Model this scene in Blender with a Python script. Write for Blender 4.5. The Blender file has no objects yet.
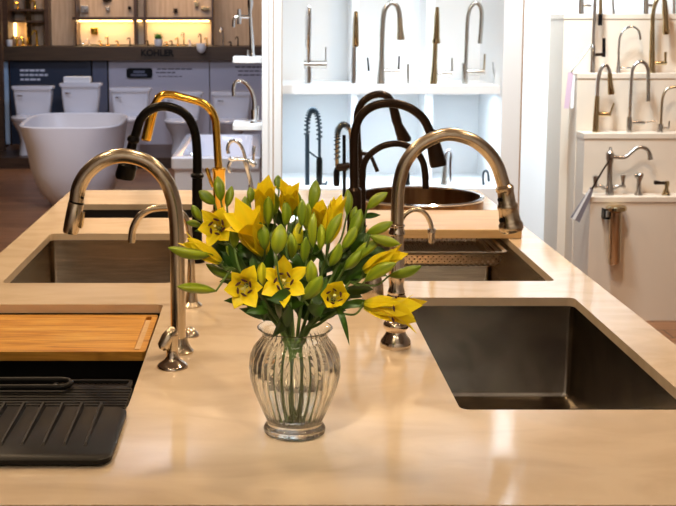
import bpy, bmesh, math, random
from mathutils import Vector, Matrix
from math import sin, cos, tan, atan, pi, radians, sqrt
random.seed(7)
S = bpy.context.scene; C = S.collection
# ------------------------------------------------------------------ camera maths
TH = radians(7.0); F = 1150.0; PX = 262.0; PY = 162.0; HC = 1.62; ZT = 0.92
def yz(py, z):            # distance at which image row py meets height z
    return (HC - z) / tan(atan((py-PY)/F) + TH)
def dep(Y, z): return Y*cos(TH) + (HC-z)*sin(TH)
def onY(px, py, Y):       # point of a vertical plane at distance Y
    z = HC - Y*tan(atan((py-PY)/F) + TH)
    return Vector(((px-PX)*dep(Y, z)/F, Y, z))
def onZ(px, py, z=ZT): return onY(px, py, yz(py, z))
def msc(Y, z=1.1): return dep(Y, z)/F        # metres per pixel there

cam = bpy.data.cameras.new('camera'); co = bpy.data.objects.new('camera', cam); C.objects.link(co)
co.location = (0, 0, HC); co.rotation_euler = (pi/2 - TH, 0, 0)
cam.sensor_width = 36; cam.lens = 36*F/676.0
cam.shift_x = (338-PX)/676.0; cam.shift_y = -(253-PY)/676.0
cam.dof.use_dof = True; cam.dof.focus_distance = 2.15; cam.dof.aperture_fstop = 15
cam.clip_start = .05
S.camera = co

# ------------------------------------------------------------------ materials
def mat(name, col, rough=.5, metal=0., coat=0., trans=0., ior=1.45, sheen=0, emis=None, es=0):
    m = bpy.data.materials.new(name); m.use_nodes = True
    b = m.node_tree.nodes['Principled BSDF']
    b.inputs['Base Color'].default_value = (*col, 1); b.inputs['Roughness'].default_value = rough
    b.inputs['Metallic'].default_value = metal; b.inputs['Coat Weight'].default_value = coat
    b.inputs['Coat Roughness'].default_value = .05
    b.inputs['Transmission Weight'].default_value = trans; b.inputs['IOR'].default_value = ior
    if emis: b.inputs['Emission Color'].default_value = (*emis, 1); b.inputs['Emission Strength'].default_value = es
    return m
def nd(m, t, **kw):
    n = m.node_tree.nodes.new(t)
    for k, v in kw.items(): setattr(n, k, v)
    return n
def lk(m, a, b): m.node_tree.links.new(a, b)
def bs(m): return m.node_tree.nodes['Principled BSDF']
def ramp(m, src, stops):
    r = nd(m, 'ShaderNodeValToRGB'); e = r.color_ramp.elements
    while len(e) < len(stops): e.new(.5)
    for i, (p, c) in enumerate(stops): e[i].position = p; e[i].color = (*c, 1)
    lk(m, src, r.inputs[0]); return r.outputs[0]
def noise(m, scale=(1, 1, 1), s=5, detail=3, dist=0, coord='Object', rot=(0, 0, 0)):
    tc = nd(m, 'ShaderNodeTexCoord'); mp = nd(m, 'ShaderNodeMapping')
    mp.inputs['Scale'].default_value = scale; mp.inputs['Rotation'].default_value = rot
    lk(m, tc.outputs[coord], mp.inputs[0])
    n = nd(m, 'ShaderNodeTexNoise'); n.inputs['Scale'].default_value = s; n.inputs['Detail'].default_value = detail
    n.inputs['Distortion'].default_value = dist
    lk(m, mp.outputs[0], n.inputs[0]); return n.outputs['Fac'], mp
def noisy(name, c1, c2, rough, scale=(1, 1, 1), s=5, metal=0, coat=0, bump=0, dist=0, lo=.35, hi=.65):
    m = mat(name, c1, rough, metal, coat)
    f, _ = noise(m, scale, s, 4, dist)
    lk(m, ramp(m, f, [(lo, c1), (hi, c2)]), bs(m).inputs['Base Color'])
    if bump:
        b = nd(m, 'ShaderNodeBump'); b.inputs['Strength'].default_value = bump; b.inputs['Distance'].default_value = .002
        lk(m, f, b.inputs['Height']); lk(m, b.outputs[0], bs(m).inputs['Normal'])
    return m
M = {}
M['quartz'] = noisy('quartz', (.80, .66, .49), (.69, .55, .39), .13, (1, 2.2, 1), 3.2, dist=1.6, lo=.40, hi=.72)
f, _ = noise(M['quartz'], (1, 1, 1), 6, 3); lk(M['quartz'], ramp(M['quartz'], f, [(.3, (.06,)*3), (.7, (.13,)*3)]), bs(M['quartz']).inputs['Roughness'])
M['nickel'] = noisy('brushed_nickel', (.68, .58, .44), (.60, .51, .38), .25, (60, 60, 2), 3, metal=1)
M['polnickel'] = mat('polished_nickel', (.70, .60, .48), .13, 1)
M['steel'] = noisy('brushed_steel', (.58, .49, .38), (.42, .35, .27), .19, (2, 2, 40), 4, metal=1)
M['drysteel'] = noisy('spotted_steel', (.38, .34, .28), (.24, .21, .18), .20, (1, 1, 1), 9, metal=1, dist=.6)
M['darksteel'] = mat('dark_sink', (.035, .033, .032), .4, .6)
M['chrome'] = mat('chrome', (.80, .82, .85), .09, 1)
M['brushed'] = mat('brushed_grey_metal', (.54, .51, .47), .26, .97)
M['gold'] = mat('polished_gold', (.95, .58, .08), .12, 1)
M['brass'] = mat('dark_brass', (.62, .50, .30), .14, 1)
M['black'] = mat('matte_black_metal', (.004, .0035, .0035), .3, 0)
M['bronze'] = mat('oil_rubbed_bronze', (.030, .019, .013), .24, .5)
M['navy'] = mat('blue_black_metal', (.03, .05, .07), .35, .4)
M['rubber'] = mat('black_silicone', (.012, .011, .010), .4)
M['white'] = mat('white_painted', (.84, .85, .86), .45)
M['plinth'] = mat('warm_white_laminate', (.68, .56, .44), .4)
M['wallw'] = mat('white_wall_paint', (.86, .86, .86), .6)
M['ceramic'] = mat('white_ceramic', (.78, .77, .80), .12, coat=.4)
M['tub'] = mat('matte_white_stone', (.80, .76, .76), .4)
M['darkwood'] = noisy('dark_walnut', (.075, .040, .022), (.045, .022, .012), .4, (1, 1, 14), 3)
M['beam'] = noisy('brown_beam', (.062, .036, .017), (.042, .024, .012), .5, (1, 1, 14), 3)
M['ceil'] = mat('ceiling_paint', (.55, .51, .46), .8)
M['trim'] = mat('brown_trim', (.42, .28, .18), .5)
M['blackpaint'] = mat('black_paint', (.004, .004, .004), .95)
M['bluepanel'] = mat('slate_blue_panel', (.028, .040, .068), .4)
M['greypanel'] = mat('grey_panel', (.11, .12, .17), .4)
M['lavpanel'] = mat('pale_panel', (.50, .47, .52), .35)
M['palepanel'] = mat('pale_blue_panel', (.45, .60, .75), .4)
M['ink'] = mat('dark_ink', (.10, .08, .10), .5)
M['whiteink'] = mat('white_ink', (.75, .75, .82), .5)
M['led'] = mat('led_strip', (1, .8, .5), .5, emis=(1, .66, .28), es=9)
M['bulb'] = mat('downlight_glow', (1, .9, .7), .5, emis=(1, .80, .55), es=30)
M['pinkcard'] = mat('pink_card', (.60, .42, .50), .6)
M['paper'] = mat('white_paper', (.8, .8, .8), .6)
M['greycloth'] = mat('grey_satin_tag', (.20, .18, .20), .35)
M['pot'] = mat('white_pot', (.8, .78, .76), .4)
for k_ in ('black', 'rubber', 'bronze'): bs(M[k_]).inputs['Specular IOR Level'].default_value = .18
bs(M['quartz']).inputs['IOR'].default_value = 1.6
# wood boards
def wood(name, c1, c2, c3, axis_scale, rough=.35, coat=.15):
    m = mat(name, c1, rough, coat=coat)
    f, mp = noise(m, axis_scale, 3.5, 6, 1.2)
    lk(m, ramp(m, f, [(.28, c1), (.5, c2), (.72, c3)]), bs(m).inputs['Base Color']); return m
M['acacia'] = wood('golden_board_wood', (.38, .14, .02), (.70, .34, .055), (.82, .49, .12), (1.2, 16, 10))
M['maple'] = wood('pale_board_wood', (.62, .40, .18), (.74, .51, .25), (.78, .57, .31), (1, 14, 10))
M['boardend'] = wood('pale_edge_wood', (.50, .28, .10), (.60, .36, .15), (.66, .42, .2), (2, 10, 30))
def planks(name, c1, c2, mortar, scale, bw, rh, rot=(0, 0, 0), rough=.35, coord='Object'):
    m = mat(name, c1, rough)
    tc = nd(m, 'ShaderNodeTexCoord'); mp = nd(m, 'ShaderNodeMapping'); mp.inputs['Rotation'].default_value = rot
    lk(m, tc.outputs[coord], mp.inputs[0])
    b = nd(m, 'ShaderNodeTexBrick'); b.inputs['Scale'].default_value = scale
    b.inputs['Brick Width'].default_value = bw; b.inputs['Row Height'].default_value = rh
    b.inputs['Mortar Size'].default_value = .004; b.offset = .37
    b.inputs['Color1'].default_value = (*c1, 1); b.inputs['Color2'].default_value = (*c2, 1); b.inputs['Mortar'].default_value = (*mortar, 1)
    lk(m, mp.outputs[0], b.inputs[0])
    n = nd(m, 'ShaderNodeTexNoise'); n.inputs['Scale'].default_value = 6; n.inputs['Detail'].default_value = 6
    mp2 = nd(m, 'ShaderNodeMapping'); mp2.inputs['Scale'].default_value = (.6, 9, 1); mp2.inputs['Rotation'].default_value = rot
    lk(m, tc.outputs[coord], mp2.inputs[0]); lk(m, mp2.outputs[0], n.inputs[0])
    mx = nd(m, 'ShaderNodeMix', data_type='RGBA', blend_type='MULTIPLY'); mx.inputs['Factor'].default_value = .8
    lk(m, b.outputs['Color'], mx.inputs['A']); lk(m, ramp(m, n.outputs['Fac'], [(.3, (.55,)*3), (.7, (1.25,)*3)]), mx.inputs['B'])
    lk(m, mx.outputs['Result'], bs(m).inputs['Base Color']); return m
M['floor'] = planks('brown_plank_floor', (.30, .13, .055), (.20, .085, .035), (.05, .02, .01), 1, 1.3, .16)
M['wallwood'] = planks('pale_wall_boards', (.55, .38, .23), (.46, .31, .18), (.12, .07, .04), 1, 2.2, .11, (0, pi/2, pi/2), .5)
M['wallwood'] = noisy('pale_wall_wood', (.56, .40, .26), (.44, .30, .18), .5, (10, 1, .8), 3)
M['niche'] = mat('niche_back', (.66, .52, .36), .55)
# perforated steel: real holes
def perf(name, col, s):
    m = mat(name, col, .3, 1); nt = m.node_tree
    tc = nd(m, 'ShaderNodeTexCoord'); sc = nd(m, 'ShaderNodeVectorMath', operation='SCALE'); sc.inputs['Scale'].default_value = 1/s
    lk(m, tc.outputs['Object'], sc.inputs[0])
    # rotate by 45 degrees for a staggered pattern
    mp = nd(m, 'ShaderNodeMapping'); mp.inputs['Rotation'].default_value = (0, 0, pi/4); lk(m, sc.outputs[0], mp.inputs[0])
    fr = nd(m, 'ShaderNodeVectorMath', operation='FRACTION'); lk(m, mp.outputs[0], fr.inputs[0])
    sb = nd(m, 'ShaderNodeVectorMath', operation='SUBTRACT'); sb.inputs[1].default_value = (.5, .5, 0); lk(m, fr.outputs[0], sb.inputs[0])
    mu = nd(m, 'ShaderNodeVectorMath', operation='MULTIPLY'); mu.inputs[1].default_value = (1, 1, 0); lk(m, sb.outputs[0], mu.inputs[0])
    ln = nd(m, 'ShaderNodeVectorMath', operation='LENGTH'); lk(m, mu.outputs[0], ln.inputs[0])
    gt = nd(m, 'ShaderNodeMath', operation='GREATER_THAN'); gt.inputs[1].default_value = .253; lk(m, ln.outputs['Value'], gt.inputs[0])
    lk(m, gt.outputs[0], bs(m).inputs['Alpha']); return m
M['perf'] = perf('perforated_steel', (.72, .64, .55), .012)
def perfv(name, col, s):      # the same, read in the XZ plane
    m = perf(name, col, s)
    for n in m.node_tree.nodes:
        if n.type == 'VECT_MATH' and n.operation == 'SCALE':
            mp = nd(m, 'ShaderNodeMapping'); mp.inputs['Rotation'].default_value = (pi/2, 0, 0)
            src = n.inputs[0].links[0].from_socket; lk(m, src, mp.inputs[0]); lk(m, mp.outputs[0], n.inputs[0])
    return m
M['perfv'] = perfv('perforated_steel_wall', (.72, .64, .55), .012)
# plants: colour attribute based
def plant(name, rough, trans, coat=0):
    m = mat(name, (.2, .4, .05), rough, coat=coat)
    a = nd(m, 'ShaderNodeVertexColor', layer_name='Col'); lk(m, a.outputs[0], bs(m).inputs['Base Color'])
    nt = m.node_tree; tr = nd(m, 'ShaderNodeBsdfTranslucent'); mx = nd(m, 'ShaderNodeMixShader'); mx.inputs[0].default_value = trans
    lk(m, a.outputs[0], tr.inputs[0]); lk(m, bs(m).outputs[0], mx.inputs[1]); lk(m, tr.outputs[0], mx.inputs[2])
    lk(m, mx.outputs[0], nt.nodes['Material Output'].inputs[0]); return m
M['petal'] = plant('lily_petal', .45, .35)
M['bud'] = plant('lily_bud', .38, .08, .1)
M['leaf'] = plant('lily_leaf', .33, .18, .15)
M['stem'] = mat('green_stem', (.10, .17, .035), .45)
M['anther'] = mat('dark_anther', (.05, .012, .008), .8)
M['filament'] = mat('pale_filament', (.62, .58, .16), .5)
M['terracotta'] = mat('terracotta', (.40, .14, .05), .6)
M['glass'] = mat('clear_glass', (.97, 1, .98), .0, trans=1, ior=1.48)
M['water'] = mat('water', (.98, 1, .97), 0, trans=1, ior=1.33)

def see(m, f):
    nt = m.node_tree; tr = nd(m, 'ShaderNodeBsdfTransparent'); mx = nd(m, 'ShaderNodeMixShader'); mx.inputs[0].default_value = f
    lk(m, bs(m).outputs[0], mx.inputs[1]); lk(m, tr.outputs[0], mx.inputs[2]); lk(m, mx.outputs[0], nt.nodes['Material Output'].inputs[0])
see(M['glass'], .05); see(M['water'], .1)
# ------------------------------------------------------------------ mesh helpers
def new(): return bmesh.new()
def root_loc(p):
    l = Vector((0, 0, 0))
    while p: l += p.location; p = p.parent
    return l
def obj(name, bm, m, parent=None, base=None, smooth=True, bevel=0, label=None):
    me = bpy.data.meshes.new(name)
    off = root_loc(parent) if parent else Vector(base or (0, 0, 0))
    bmesh.ops.translate(bm, verts=bm.verts[:], vec=-off)
    bmesh.ops.recalc_face_normals(bm, faces=bm.faces[:])
    bm.to_mesh(me); bm.free()
    o = bpy.data.objects.new(name, me); C.objects.link(o)
    if parent: o.parent = parent
    else: o.location = off
    me.materials.append(M[m] if isinstance(m, str) else m)
    if smooth:
        me.polygons.foreach_set('use_smooth', [True]*len(me.polygons)); me.set_sharp_from_angle(angle=radians(38))
    if bevel:
        b = o.modifiers.new('bevel', 'BEVEL'); b.width = bevel; b.segments = 2; b.limit_method = 'ANGLE'; b.angle_limit = radians(40)
    if label: o['label'] = label
    return o
def thing(name, label, cat, loc, group=None):
    o = bpy.data.objects.new(name, None); C.objects.link(o); o.location = Vector(loc); o.empty_display_size = .02
    o['label'] = label; o['category'] = cat
    if group: o['group'] = group
    return o
def tag(o, label, cat, group=None):
    o['label'] = label; o['category'] = cat
    if group: o['group'] = group
    return o
def struct(name, bm, m, **k):
    o = obj(name, bm, m, **k)
    if not o.parent: o['kind'] = 'structure'
    return o
def kids(o): return [c for c in bpy.data.objects if c.parent == o]
def copy_tree(o, loc, label=None, scale=None, mats=None, rotz=None):
    def cp(x, p):
        c = x.copy(); C.objects.link(c); c.parent = p
        if mats and c.type == 'MESH' and x.data.materials[0].name in mats:
            c.data = c.data.copy(); c.data.materials[0] = M[mats[x.data.materials[0].name]]
        for k in kids(x):
            if k != c: cp(k, c)
        return c
    c = cp(o, None); c.location = loc
    if label: c['label'] = label
    if scale: c.scale = (scale,)*3
    if rotz is not None: c.rotation_euler.z = rotz
    return c
def box(bm, x0, x1, y0, y1, z0, z1):
    v = [bm.verts.new(p) for p in ((x0, y0, z0), (x1, y0, z0), (x1, y1, z0), (x0, y1, z0), (x0, y0, z1), (x1, y0, z1), (x1, y1, z1), (x0, y1, z1))]
    for f in ((0, 3, 2, 1), (4, 5, 6, 7), (0, 1, 5, 4), (1, 2, 6, 5), (2, 3, 7, 6), (3, 0, 4, 7)): bm.faces.new([v[i] for i in f])
    return bm
def loft(bm, loops, cap0=True, cap1=True, close=True):
    rs = [[bm.verts.new(p) for p in L] for L in loops]
    n = len(rs[0])
    for a, b in zip(rs, rs[1:]):
        for i in range(n if close else n-1):
            j = (i+1) % n; bm.faces.new((a[i], a[j], b[j], b[i]))
    if cap0: bm.faces.new(rs[0][::-1])
    if cap1: bm.faces.new(rs[-1])
    return rs
def catmull(pts, k=6):
    out = []; n = len(pts)
    P = [Vector(p) for p in pts]
    for i in range(n-1):
        a = P[i-1] if i else P[i]*2-P[i+1]; b = P[i]; c = P[i+1]; d = P[i+2] if i+2 < n else P[i+1]*2-P[i]
        for s in range(k):
            t = s/k
            out.append(.5*((2*b)+(c-a)*t+(2*a-5*b+4*c-d)*t*t+(3*b-a-3*c+d)*t**3))
    out.append(P[-1]); return out
def tube(bm, pts, n=16, smooth=6, flute=0):
    """pts: list of (x,y,z,r) in metres"""
    P = catmull([Vector(p) for p in pts], smooth) if smooth and len(pts) > 2 else [Vector(p) for p in pts]
    Q = [Vector(p[:3]) for p in P]; R = [max(p[3], .0002) for p in P]
    loops = []; u = None
    for i, q in enumerate(Q):
        a = Q[max(i-1, 0)]; b = Q[min(i+1, len(Q)-1)]
        t = (b-a)
        if t.length < 1e-9: t = Vector((0, 0, 1))
        t.normalize()
        if u is None:
            u = Vector((0, 1, 0)) if abs(t.y) < .9 else Vector((1, 0, 0))
        u = (u - t*u.dot(t)).normalized(); v = t.cross(u)
        loops.append([q+(u*cos(2*pi*k/n)+v*sin(2*pi*k/n))*R[i]*(1+(flute*cos(k*pi) if flute else 0)) for k in range(n)])
    loft(bm, loops); return bm
def lathe(bm, prof, c, n=28, cap0=True, cap1=True, sx=1, sy=1, fl=None):
    L = []
    for i, (r, z) in enumerate(prof):
        L.append([Vector((c[0]+sx*max(r, .0001)*cos(2*pi*k/n)*(1+(fl(i, k, n) if fl else 0)), c[1]+sy*max(r, .0001)*sin(2*pi*k/n)*(1+(fl(i, k, n) if fl else 0)), c[2]+z)) for k in range(n)])
    return loft(bm, L, cap0, cap1)
def rr(x0, x1, y0, y1, z, r, n=5):
    out = []
    for cx, cy, a0 in ((x1-r, y1-r, 0), (x0+r, y1-r, 90), (x0+r, y0+r, 180), (x1-r, y0+r, 270)):
        for k in range(n+1):
            a = radians(a0+90*k/n); out.append(Vector((cx+r*cos(a), cy+r*sin(a), z)))
    return out
def T(pts, Y, z0=None, sc=None):
    """pixel trace [(px,py,r_px[,dy])] -> metre points on the vertical plane at distance Y"""
    out = []
    for i, p in enumerate(pts):
        y = Y+(p[3] if len(p) > 3 else 0)
        w = onY(p[0], p[1], y); 
        if i == 0 and z0 is not None: w.z = z0
        out.append((w.x, w.y, w.z, p[2]*dep(y, w.z)/F))
    return out

# ================================================================== ROOM
struct('floor', box(new(), -6, 5, -1.5, 15.2, -.05, 0), 'floor', smooth=False)
struct('ceiling', box(new(), -6, 5, -1.5, 15.2, 3.2, 3.25), 'ceil', smooth=False)
struct('wall_far', box(new(), -6, 5, 15.0, 15.2, 0, 3.2), 'wallwood', smooth=False)
struct('wall_left', box(new(), -6.1, -6, -1.5, 15.2, 0, 3.2), 'darkwood', smooth=False)
struct('wall_right', box(new(), 5, 5.1, -1.5, 15.2, 0, 3.2), 'wallw', smooth=False)
struct('wall_rear', box(new(), -6, 5, -1.6, -1.5, 0, 3.2), 'wallw', smooth=False)
struct('wall_back', box(new(), .12, 5, 6.9, 7.0, 0, 3.2), 'wallw', smooth=False)
b = new(); box(b, -3.6, -3.0, 13.3, 13.4, 0, 3.2)
struct('trim_1', b, 'darkwood', smooth=False)

# ================================================================== ISLAND
XL, XR, XE0, XE1 = -.795, .90, 0, 0
YF, YB = 1.602, 4.74
LX0, LX1, RX0, RX1 = -.70, -.245, .36, .795
holes = [rr(LX0, LX1, 2.02, 2.795, ZT, .018), rr(LX0, LX1, 3.03, 3.755, ZT, .018), rr(LX0, LX1, 4.06, 4.37, ZT, .018),
         rr(RX0, RX1, 2.015, 2.867, ZT, .018), rr(RX0, RX1, 3.054, 3.93, ZT, .018)]
RC = (.595, 4.32); RR = .245
holes.append([Vector((RC[0]+(RR-.012)*cos(2*pi*k/48), RC[1]+(RR-.012)*sin(2*pi*k/48), ZT)) for k in range(48)])
isl = thing('kitchen_island', 'long island with a cream quartz top filling the foreground', 'kitchen island', ((XL+XR)/2, (YF+YB)/2, 0))
bm = new(); edges = []
for L in [rr(XL, XR, YF, YB, ZT, .006, 2)]+holes:
    vs = [bm.verts.new(p) for p in L]
    for i in range(len(vs)): edges.append(bm.edges.new((vs[i], vs[(i+1) % len(vs)])))
bmesh.ops.triangle_fill(bm, use_beauty=True, use_dissolve=False, edges=edges)
ext = bmesh.ops.extrude_face_region(bm, geom=bm.faces[:])
bmesh.ops.translate(bm, vec=(0, 0, -.022), verts=[g for g in ext['geom'] if isinstance(g, bmesh.types.BMVert)])
ct = obj('countertop', bm, 'quartz', isl, smooth=False)
bm = new()
box(bm, XL+.03, XL+.05, YF+.03, YB-.03, .1, .8975); box(bm, XR-.05, XR-.03, YF+.03, YB-.03, .1, .8975)
box(bm, XL+.05, XR-.05, YF+.03, YF+.05, .1, .8975); box(bm, XL+.05, XR-.05, YB-.05, YB-.03, .1, .8975)
obj('cabinet', bm, 'darkwood', isl, smooth=False)
bm = new(); box(bm, XL+.08, XR-.08, YF+.09, YB-.09, 0, .1); obj('toe_kick', bm, 'blackpaint', isl, smooth=False)

def sink(name, label, x0, x1, y0, y1, zb, m, drain=True):
    t = thing(name, label, 'sink', ((x0+x1)/2, (y0+y1)/2, zb))
    zt = ZT-.0222; e = -.002
    L = [rr(x0-.022, x1+.022, y0-.022, y1+.022, zt, .03), rr(x0+e, x1-e, y0+e, y1-e, zt, .018), rr(x0+e, x1-e, y0+e, y1-e, zt-.004, .018),
         rr(x0+.003, x1-.003, y0+.003, y1-.003, zb+.014, .018), rr(x0+.008, x1-.008, y0+.008, y1-.008, zb+.004, .018), rr(x0+.018, x1-.018, y0+.018, y1-.018, zb, .02)]
    bm = new(); loft(bm, L, False, True)
    o = obj('basin', bm, m, t)
    s = o.modifiers.new('sol', 'SOLIDIFY'); s.thickness = .0012; s.offset = 0
    if drain:
        bm = new(); c = ((x0+x1)/2, (y0+y1)/2+.06, zb)
        lathe(bm, [(.056, .0015), (.054, .004), (.044, .004), (.040, .0015), (.006, .0015), (.005, .006), (.001, .007)], c)
        obj('drain', bm, 'polnickel', t)
    return t
sink('kitchen_sink', 'near left undermount sink covered by golden board and black mat', LX0, LX1, 2.02, 2.795, .67, 'darksteel')
sink('kitchen_sink', 'open steel sink behind the golden cutting board', LX0, LX1, 3.03, 3.755, .67, 'steel')
sink('kitchen_sink', 'small black bar sink at the far left of the island', LX0, LX1, 4.06, 4.37, .70, 'darksteel')
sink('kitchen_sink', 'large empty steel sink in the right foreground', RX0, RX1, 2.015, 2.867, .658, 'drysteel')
sink('kitchen_sink', 'steel sink holding a perforated colander under the pale board', RX0, RX1, 3.054, 3.93, .66, 'steel')
# round bowl
t = thing('round_sink', 'round bowl sink with shiny rim at the far right end of island', 'sink', (RC[0], RC[1], .75))
bm = new(); r = RR-.015
lathe(bm, [(r+.012, .172), (r+.014, .206), (r+.006, .21), (r, .205), (r-.004, .10), (r-.02, .03), (r-.06, .003), (.03, 0)], (RC[0], RC[1], .75), 48, False, True)
obj('bowl', bm, noisy('bronze_bowl', (.40, .25, .13), (.22, .12, .06), .28, (9, 9, .6), 3, metal=1), t)
bm = new(); lathe(bm, [(r+.017, .204), (r+.019, .210), (r+.012, .215), (r+.001, .213), (r-.001, .207)], (RC[0], RC[1], .75), 48, False, False)
o = obj('rim', bm, 'chrome', t); s_ = o.modifiers.new('s', 'SOLIDIFY'); s_.thickness = .001
# colander in the right middle sink
t = thing('colander', 'perforated steel colander tray hanging in the sink under the board', 'colander', (.56, 3.7, .858))
x0, x1, y0, y1 = RX0+.006, .752, 3.515, 3.90
bm = new(); loft(bm, [rr(x0-.0, x1+.012, y0-.008, y1+.008, .907, .02), rr(x0+.006, x1, y0, y1, .907, .02), rr(x0+.006, x1, y0, y1, .897, .02)], False, False)
obj('rim', bm, 'nickel', t)
bm = new(); loft(bm, [rr(x0+.006, x1, y0, y1, .897, .02), rr(x0+.012, x1-.006, y0+.006, y1-.006, .868, .02), rr(x0+.025, x1-.02, y0+.02, y1-.02, .858, .02)], False, False)
o = obj('side_wall', bm, 'perfv', t)
bm = new(); bm.faces.new([bm.verts.new(p) for p in rr(x0+.025, x1-.02, y0+.02, y1-.02, .858, .02)]); obj('base', bm, 'perf', t)
# pale board
bm = new(); loft(bm, [rr(.335, .842, 3.66, 4.045, .921, .012), rr(.335, .842, 3.66, 4.045, .951, .012)])
tag(obj('cutting_board', bm, 'maple', base=(.59, 3.85, .921), bevel=.003), 'pale maple cutting board lying across the right rear sink', 'cutting board')
# golden board with a slot, sitting in the near left sink
t = thing('cutting_board', 'golden acacia cutting board set across the near left sink', 'cutting board', (-.48, 2.63, .875))
bx0, bx1, by0, by1 = LX0+.003, LX1-.012, 2.466, 2.788
bm = new(); edges = []
for L in (rr(bx0, bx1, by0, by1, .896, .01), rr(bx1-.028, bx1-.014, by0+.012, by1-.02, .896, .006)):
    vs = [bm.verts.new(p) for p in L]
    for i in range(len(vs)): edges.append(bm.edges.new((vs[i], vs[(i+1) % len(vs)])))
bmesh.ops.triangle_fill(bm, use_beauty=True, edges=edges)
ext = bmesh.ops.extrude_face_region(bm, geom=bm.faces[:])
bmesh.ops.translate(bm, vec=(0, 0, -.021), verts=[g for g in ext['geom'] if isinstance(g, bmesh.types.BMVert)])
obj('board', bm, 'acacia', t, smooth=False, bevel=.0015)
bm = new(); box(bm, bx1-.0275, bx1-.0145, by0+.032, by1-.04, .8765, .8925); obj('slot_insert', bm, 'maple', t, smooth=False)
# drain tray
t = thing('draining_tray', 'black ribbed draining mat hanging over the near edge of left sink', 'draining tray', (-.48, 1.9, .921))
tx0, tx1 = LX0-.02, -.236
bm = new(); loft(bm, [rr(tx0, tx1-.008, 1.75, 1.992, .9205, .022), rr(tx0, tx1-.004, 1.742, 1.992, .925, .024), rr(tx0, tx1-.004, 1.742, 1.992, .932, .024), rr(tx0+.004, tx1-.008, 1.747, 1.988, .9350, .022)])
obj('front_panel', bm, 'rubber', t)
for k in range(10):
    x = -.287-.0345*k
    if x < tx0+.02: break
    bm = new(); y = [1.795, 1.805, 1.96, 1.985]
    loft(bm, [[Vector((x-.0035, y[0], .9348)), Vector((x-.0015, y[1], .9385)), Vector((x+.0015, y[1], .9385)), Vector((x+.0035, y[0], .9348))],
              [Vector((x-.0045, y[3], .9348)), Vector((x-.002, y[3], .9445)), Vector((x+.002, y[3], .9445)), Vector((x+.0045, y[3], .9348))]])
    obj('rib', bm, 'rubber', t, smooth=False)
ry0 = yz(388.5, .9285)
bm = new()
for k in range(8):
    y = 2.004+(ry0-2.004)*k/7.
    loft(bm, [[Vector((x, y-.0055, .922)), Vector((x, y-.0045, .9285)), Vector((x, y+.0045, .9285)), Vector((x, y+.0055, .922))] for x in (LX0+.004, LX1-.002)])
box(bm, LX0+.004, LX1-.002, 1.985, ry0+.008, .9204, .9222)
obj('grooved_panel', bm, 'rubber', t, smooth=False)
ry1 = yz(379.5, .9285)
bm = new(); px0 = -.40
for a in ((px0, LX1-.006, ry0+.006, ry0+.012), (px0, LX1-.006, ry1-.006, ry1), (px0, px0+.006, ry0+.006, ry1), (LX1-.012, LX1-.006, ry0+.006, ry1)): box(bm, *a, .9204, .9285)
obj('side_frame', bm, 'rubber', t, smooth=False)
bm = new(); box(bm, px0+.006, LX1-.012, ry0+.012, ry1-.006, .9215, .9235)
obj('perforated_panel', bm, perf('perforated_black', (.05, .04, .035), .008), t, smooth=False)
zl = .937; ya, yb = yz(388, zl), yz(379, zl); xe = onZ(71, 383, zl).x; rl = (yb-ya)/2-.005
pts = [(LX0+.01, ya+.005, zl-.002, .0055)]+[(xe-rl-.02*k, ya+.005, zl, .0055) for k in (3, 2, 1)]+[(xe-rl+rl*sin(a), (ya+yb)/2-rl*cos(a), zl, .0055) for a in [pi*k/8 for k in range(9)]]+[(xe-rl-.02*k, yb-.005, zl, .0055) for k in (1, 2, 3)]+[(LX0+.01, yb-.005, zl-.002, .0055)]
bm = new(); tube(bm, pts, 10, 3); obj('loop_handle', bm, 'rubber', t)

# ================================================================== FAUCETS
def parts(t, Y, spec, z0=None):
    for nm, pts, m, *o in spec:
        sm = o[0] if o else 6
        bm = new(); tube(bm, T(pts, Y, z0 if nm in ('body', 'spout_base', 'base') else None), 20, sm)
        obj(nm, bm, m, t)
def flange(t, c, prof, m, name='base_flange', n=32):
    bm = new(); lathe(bm, prof, c, n); return obj(name, bm, m, t)
def button(t, px, py, Y, m='black', r=.004, name='spray_button', dy=-.012):
    bm = new(); p = onY(px, py, Y); bmesh.ops.create_icosphere(bm, subdivisions=2, radius=r, matrix=Matrix.Translation(p+Vector((0, dy, 0)))); return obj(name, bm, m, t)

# near left nickel pull-down
Y = yz(352, ZT); b0 = onZ(180, 352)
t = thing('kitchen_faucet', 'tall brushed nickel gooseneck faucet arching over the golden cutting board', 'faucet', b0)
parts(t, Y, [('spout', [(178.5, 348, 7.6), (178, 300, 7.6), (177.5, 262, 7.5), (176.8, 228, 7.5), (174, 203, 7.5), (166, 181, 7.5), (149, 163, 7.5), (125, 155.7, 7.5), (104, 160, 7.5), (88, 172, 7.5), (79, 187, 7.5), (76.3, 202, 7.5)], 'nickel')])
parts(t, Y, [('spray_head', [(76.3, 202.4, 7.2), (76.1, 203.4, 8.0), (73, 220, 8.3), (70.6, 231, 7.9), (70.2, 233.2, 7.0)], 'nickel', 0)])
parts(t, Y, [('joint_ring', [(76.6, 201.2, 7.75), (76.2, 202.8, 7.75)], 'black', 0)])
parts(t, Y, [('spray_toggle', [(83.5, 212, 1.6, -.004), (81, 226, 2.2, -.004), (80.3, 228, 1.4, -.004)], 'brass', 0)])
button(t, 83.5, 197, Y, r=.003)
flange(t, b0, [(.029, 0), (.029, .004), (.024, .009), (.0185, .02), (.0165, .032)], 'nickel')
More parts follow.
